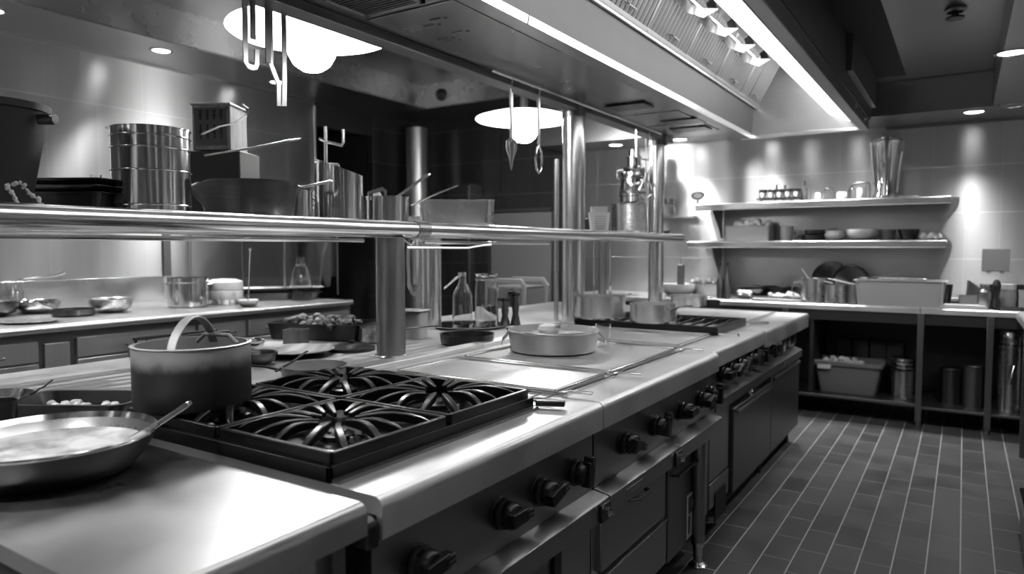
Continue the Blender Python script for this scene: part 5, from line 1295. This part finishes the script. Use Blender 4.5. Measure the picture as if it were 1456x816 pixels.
# upper shelf
UZ = 1.791
gj = 'dark-lidded spice jars on the upper wall shelf'
jl = ['dark-lidded jar first on the upper shelf by the wire ring','dark-lidded jar second in the spice row','dark-lidded jar in the middle of the spice row','dark-lidded jar fourth in the spice row','dark-lidded jar last in the spice row beside the slim glass']
for i, px in enumerate((1085,1097,1109,1121,1133)):
    a = ony(px, 280, 6.66); jar_lid('spice_jar', jl[i], 'jar', (a[0],6.66,UZ), .034, .088, S_POL, BLACK, group=gj, neck=.92, lidh=.025)
o = box(-.20,.20,-.004,.004,.02,.035).build('jar_rail', BLACK, loc=(ony(1108,280,6.6)[0],6.615,UZ)); tag(o, 'black rail across the front of the spice jars', 'rail')
for i, (px, hh, l) in enumerate(((1104,.17,'slim bottle neck behind the second spice jar'),(1116,.16,'slim bottle neck behind the middle spice jars'),(1143,.19,'taller slim bottle at the end of the spice row'))):
    a = ony(px, 280, 6.80); cyl('slim_bottle', l, 'bottle', (a[0],6.80,UZ), [(0,0),(.028,0),(.028,hh*.5),(.011,hh*.68),(.011,hh),(0,hh)], S_DPOT)
ml = ['clear tumbler beside the spice row','clear short tumbler on the upper shelf','round glass jar on the upper shelf','white lotion-style pot on the upper shelf','clear jar beside the arched tap','white bottle under the arched tap','small clear bottle next to the tall vase']
for i, (px, r, hh, mt) in enumerate(((1149,.026,.12,GLASS),(1163,.024,.07,CERAM),(1178,.045,.095,GLASS),(1197,.042,.07,CERAM),(1212,.028,.085,GLASS),(1223,.030,.10,CERAM),(1234,.022,.12,GLASS))):
    a = ony(px, 281, 6.68); jar_lid('shelf_jar', ml[i], 'jar', (a[0],6.68,UZ), r, hh, mt, S_POL if i in (2,4) else None, neck=.85, lidh=.012)
a = ony(1206, 280, 6.74)
o = thing('arched_tap', 'thin arched tap-like tube on the upper shelf', 'tube', (a[0],6.78,UZ)); MB().tube([(0,0,0),(.0,0,.10),(.03,0,.14),(.08,0,.15),(.16,0,.145),(.165,0,.12)], .008, 8).build('tube', S_DARK, o); MB().lathe([(0,0),(.02,0),(.02,.01),(0,.01)], 16).build('foot', S_DARK, o)
a = ony(1258, 280, 6.70)
tv = thing('tall_vase', 'tall flared steel blender jar on the upper shelf', 'blender jar', (a[0],6.72,UZ))
MB().lathe([(0,0),(.095,0),(.10,.02),(.085,.06),(.105,.22),(.13,.46),(.136,.47),(.13,.475),(.125,.46),(.10,.22),(.08,.06),(0,.03)], 36).build('body', S_POL, tv)
MB().lathe([(0,.474),(.125,.474),(.12,.49),(.05,.495),(.05,.51),(0,.51)], 36).build('lid', S_POL, tv)
MB().bar([(.09,-.03,.05),(.10,-.05,.2),(.12,-.06,.38)], .014, .008, up=(0,1,0)).build('side_rib', S_TUBE, tv)
a = ony(1310, 280, 6.7); cyl('flat_saucer', 'flat saucer near the curved shelf end', 'saucer', (a[0]-.09,6.66,UZ), [(0,0),(.05,0),(.075,.008),(.075,.011),(.05,.004),(0,.004)], CERAM)
a = ony(992, 283, 6.62)
o = thing('ring_gauge', 'small oval ring on a short stem at the upper shelf end', 'gauge', (a[0],6.62,UZ)); MB().tube([(0,0,0),(0,0,.05)], .01, 8).build('stem', S_FRONT, o)
MB().tube([(.055*math.cos(t),0,.085+.032*math.sin(t)) for t in [2*PI*k/20 for k in range(20)]], .010, 8, closed=True, up=(0,1,0)).build('ring', S_DARK, o)
MB().lathe([(0,-.003),(.05,-.003),(.05,.003),(0,.003)], 20, M=T(0,0,.085)@Matrix.Scale(.6,4,(0,0,1))@RX(PI/2)).build('dial', CERAM, o)
a = ony(951, 298, 6.86)
jar_lid('ledge_jar', 'squat glass jar with round lid on the narrow wall ledge', 'jar', (max(a[0],-2.55),6.865,1.691), .058, .13, GLASS, S_DPOT, lidh=.05)

# lower shelf
LZ = 1.441
a = ony(1066, 330, 6.72); 
o = hotel_pan('pale_bin', 'pale rectangular bin on the lower wall shelf', (a[0],6.74,LZ), .20, .13, .14, PALE, cat='bin', taper=.97, lip=.008, rad=.02)
chunks('bin_packets', 'white packets showing over the pale bin rim', 'packets', (a[0],6.74,LZ+.125), .16, .09, 18, .06, PAPER, 21)
a = ony(1119, 330, 6.70)
cc = thing('glass_mug', 'pale mug with side handle on the lower wall shelf', 'mug', (a[0],6.70,LZ)); MB().lathe([(0,0),(.05,0),(.058,.13),(.054,.13),(.045,.008),(0,.008)], 26).build('body', PALE, cc); MB().tube([(.055,0,.11),(.09,0,.1),(.09,0,.05),(.052,0,.03)], .006, 8).build('handle', PALE, cc)
a = ony(1157, 330, 6.72)
saucepan('black_skillet', 'low black skillet on the lower wall shelf', (a[0],6.72,LZ), .10, .05, BLACK, math.radians(170), L=.10, rise=.03)
saucepan('black_skillet', 'second black skillet stacked on the low one', (a[0]+.01,6.72,LZ+.054), .085, .04, BLACK, math.radians(20), L=.10, rise=.02)
a = ony(1187, 330, 6.68); bowl('white bowl next to the black skillets on the lower shelf', (a[0],6.68,LZ), .085, .055, CERAM)
bowl('smaller white bowl stacked in the bowl by the skillets', (a[0]+.0,6.68,LZ+.030), .080, .05, CERAM)
a = ony(1226, 332, 6.68); bowl('large white flared bowl on the lower shelf', (a[0],6.68,LZ), .13, .09, CERAM)
for px, l in ((1262,'grey cup beside the large white bowl'),(1292,'dark grey pot near the folded cloth')):
    a = ony(px, 332, 6.68); cyl('dark_pot', l, 'cup', (a[0],6.68,LZ), [(0,0),(.055,0),(.065 if px < 1280 else .085,.09),(.06 if px < 1280 else .08,.09),(.05,.006),(0,.006)], MIDP if px < 1280 else BLACK)
a = ony(1322, 332, 6.68)
chunks('folded_cloth', 'bunched white cloth at the end of the lower shelf', 'cloth', (a[0],6.66,LZ), .07, .06, 26, .05, PAPER, 22)

# under the back counter
FZ = .173
a = ony(1206, 560, 6.46)
bn = thing('storage_bin', 'grey lidded storage bin with white tags under the end counter', 'bin', (a[0],6.50,FZ))
MB().loft([(.21,.14,.03,0),(.25,.17,.03,.23),(.265,.185,.03,.232),(.265,.185,.03,.262),(.25,.17,.03,.262),(.20,.13,.03,.01)]).build('body', GREYP, bn)
MB().box(-.25,.0,-.19,-.17,.258,.268).box(.0,.12,-.19,-.17,.252,.262).build('label_strip', PALE, bn)
MB().box(-.22,-.12,-.192,-.185,.20,.235).build('tag', WHITE, bn)
chunks('bin_contents', 'white packs piled in the grey storage bin', 'packets', (a[0]-.02,6.48,FZ+.225), .17, .10, 26, .05, PAPER, 30)
a = ony(1283, 568, 6.42)
gc_ = 'steel containers stacked under the end counter'
cyl('tall_canister', 'tall steel canister under the steel lids', 'canister', (a[0]+.0,6.45,FZ), [(0,0),(.085,0),(.088,.22),(.08,.22),(.08,.006),(0,.006)], S_POT, group=gc_)
for k in range(3):
    cyl('steel_bowl', ['steel bowl resting on the tall canister','middle steel bowl of the canister stack','topmost steel bowl of the canister stack'][k], 'bowl', (a[0],6.45,FZ+.222+.034*k), [(0,0),(.07,0),(.095,.022),(.10,.032),(.095,.033),(.06,.026),(0,.026)], S_POL, group=gc_)
gb = 'dim grey boxes at the rear of the undershelf'
for i, px in enumerate((1200,1224,1249,1273)):
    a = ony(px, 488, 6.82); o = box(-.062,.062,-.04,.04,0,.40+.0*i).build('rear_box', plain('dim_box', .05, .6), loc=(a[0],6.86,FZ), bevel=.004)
    tag(o, ['first','second','third','fourth'][i]+' of four dim boxes behind the grey storage bin', 'box', gb)
a = ony(1351, 578, 6.5)
cyl('dark_canister', 'shorter dark canister under the end counter', 'canister', (a[0],6.50,.156), [(0,0),(.078,0),(.078,.27),(.07,.28),(.02,.28),(0,.28)], S_DPOT)
a = ony(1383, 578, 6.46)
cyl('dark_canister', 'taller dark canister beside the counter leg', 'canister', (a[0],6.46,.156), [(0,0),(.072,0),(.072,.31),(.064,.32),(0,.32)], S_DARK)
a = ony(1434, 583, 6.36)
cn = thing('clasp_canister', 'tall bright canister with metal clasp under the counter corner', 'canister', (a[0]+.005,6.38,.156))
MB().lathe([(0,0),(.078,0),(.080,.54),(.084,.545),(.084,.60),(.078,.61),(0,.61)], 32).build('body', S_POT, cn)
MB().lathe([(.081,.50),(.085,.502),(.085,.515),(.081,.517)], 32).build('band', S_POL, cn)
MB().box(-.02,.02,-.098,-.08,.22,.36).tube([(-.015,-.1,.22),(0,-.115,.28),(.015,-.1,.36)], .006, 8).build('clasp', S_POL, cn)

# ================================================================== faint even grey fill from the world
w = bpy.data.worlds.new('world'); bpy.context.scene.world = w; w.use_nodes = True
w.node_tree.nodes['Background'].inputs[0].default_value = (.5,.5,.5,1); w.node_tree.nodes['Background'].inputs[1].default_value = .06

cam = bpy.data.cameras.new('camera'); co = bpy.data.objects.new('camera', cam); COL.objects.link(co)
co.matrix_world = Matrix.Translation((0,0,H)) @ Matrix(((RT.x,UP.x,-FWD.x),(RT.y,UP.y,-FWD.y),(RT.z,UP.z,-FWD.z))).to_4x4()
cam.sensor_width = 36; cam.lens = F/1456*36; cam.clip_start = .02
cam.dof.use_dof = True; cam.dof.focus_distance = 2.3; cam.dof.aperture_fstop = 2.4
sc = bpy.context.scene; sc.camera = co
sc.view_settings.view_transform = 'Standard'; sc.view_settings.look = 'None'; sc.view_settings.exposure = 0; sc.view_settings.gamma = 1
sc.view_settings.use_curve_mapping = False
sc.cycles.max_bounces = 10; sc.cycles.glossy_bounces = 6; sc.cycles.sample_clamp_indirect = 8; sc.cycles.use_denoising = True
sc.cycles.caustics_reflective = False; sc.cycles.caustics_refractive = False
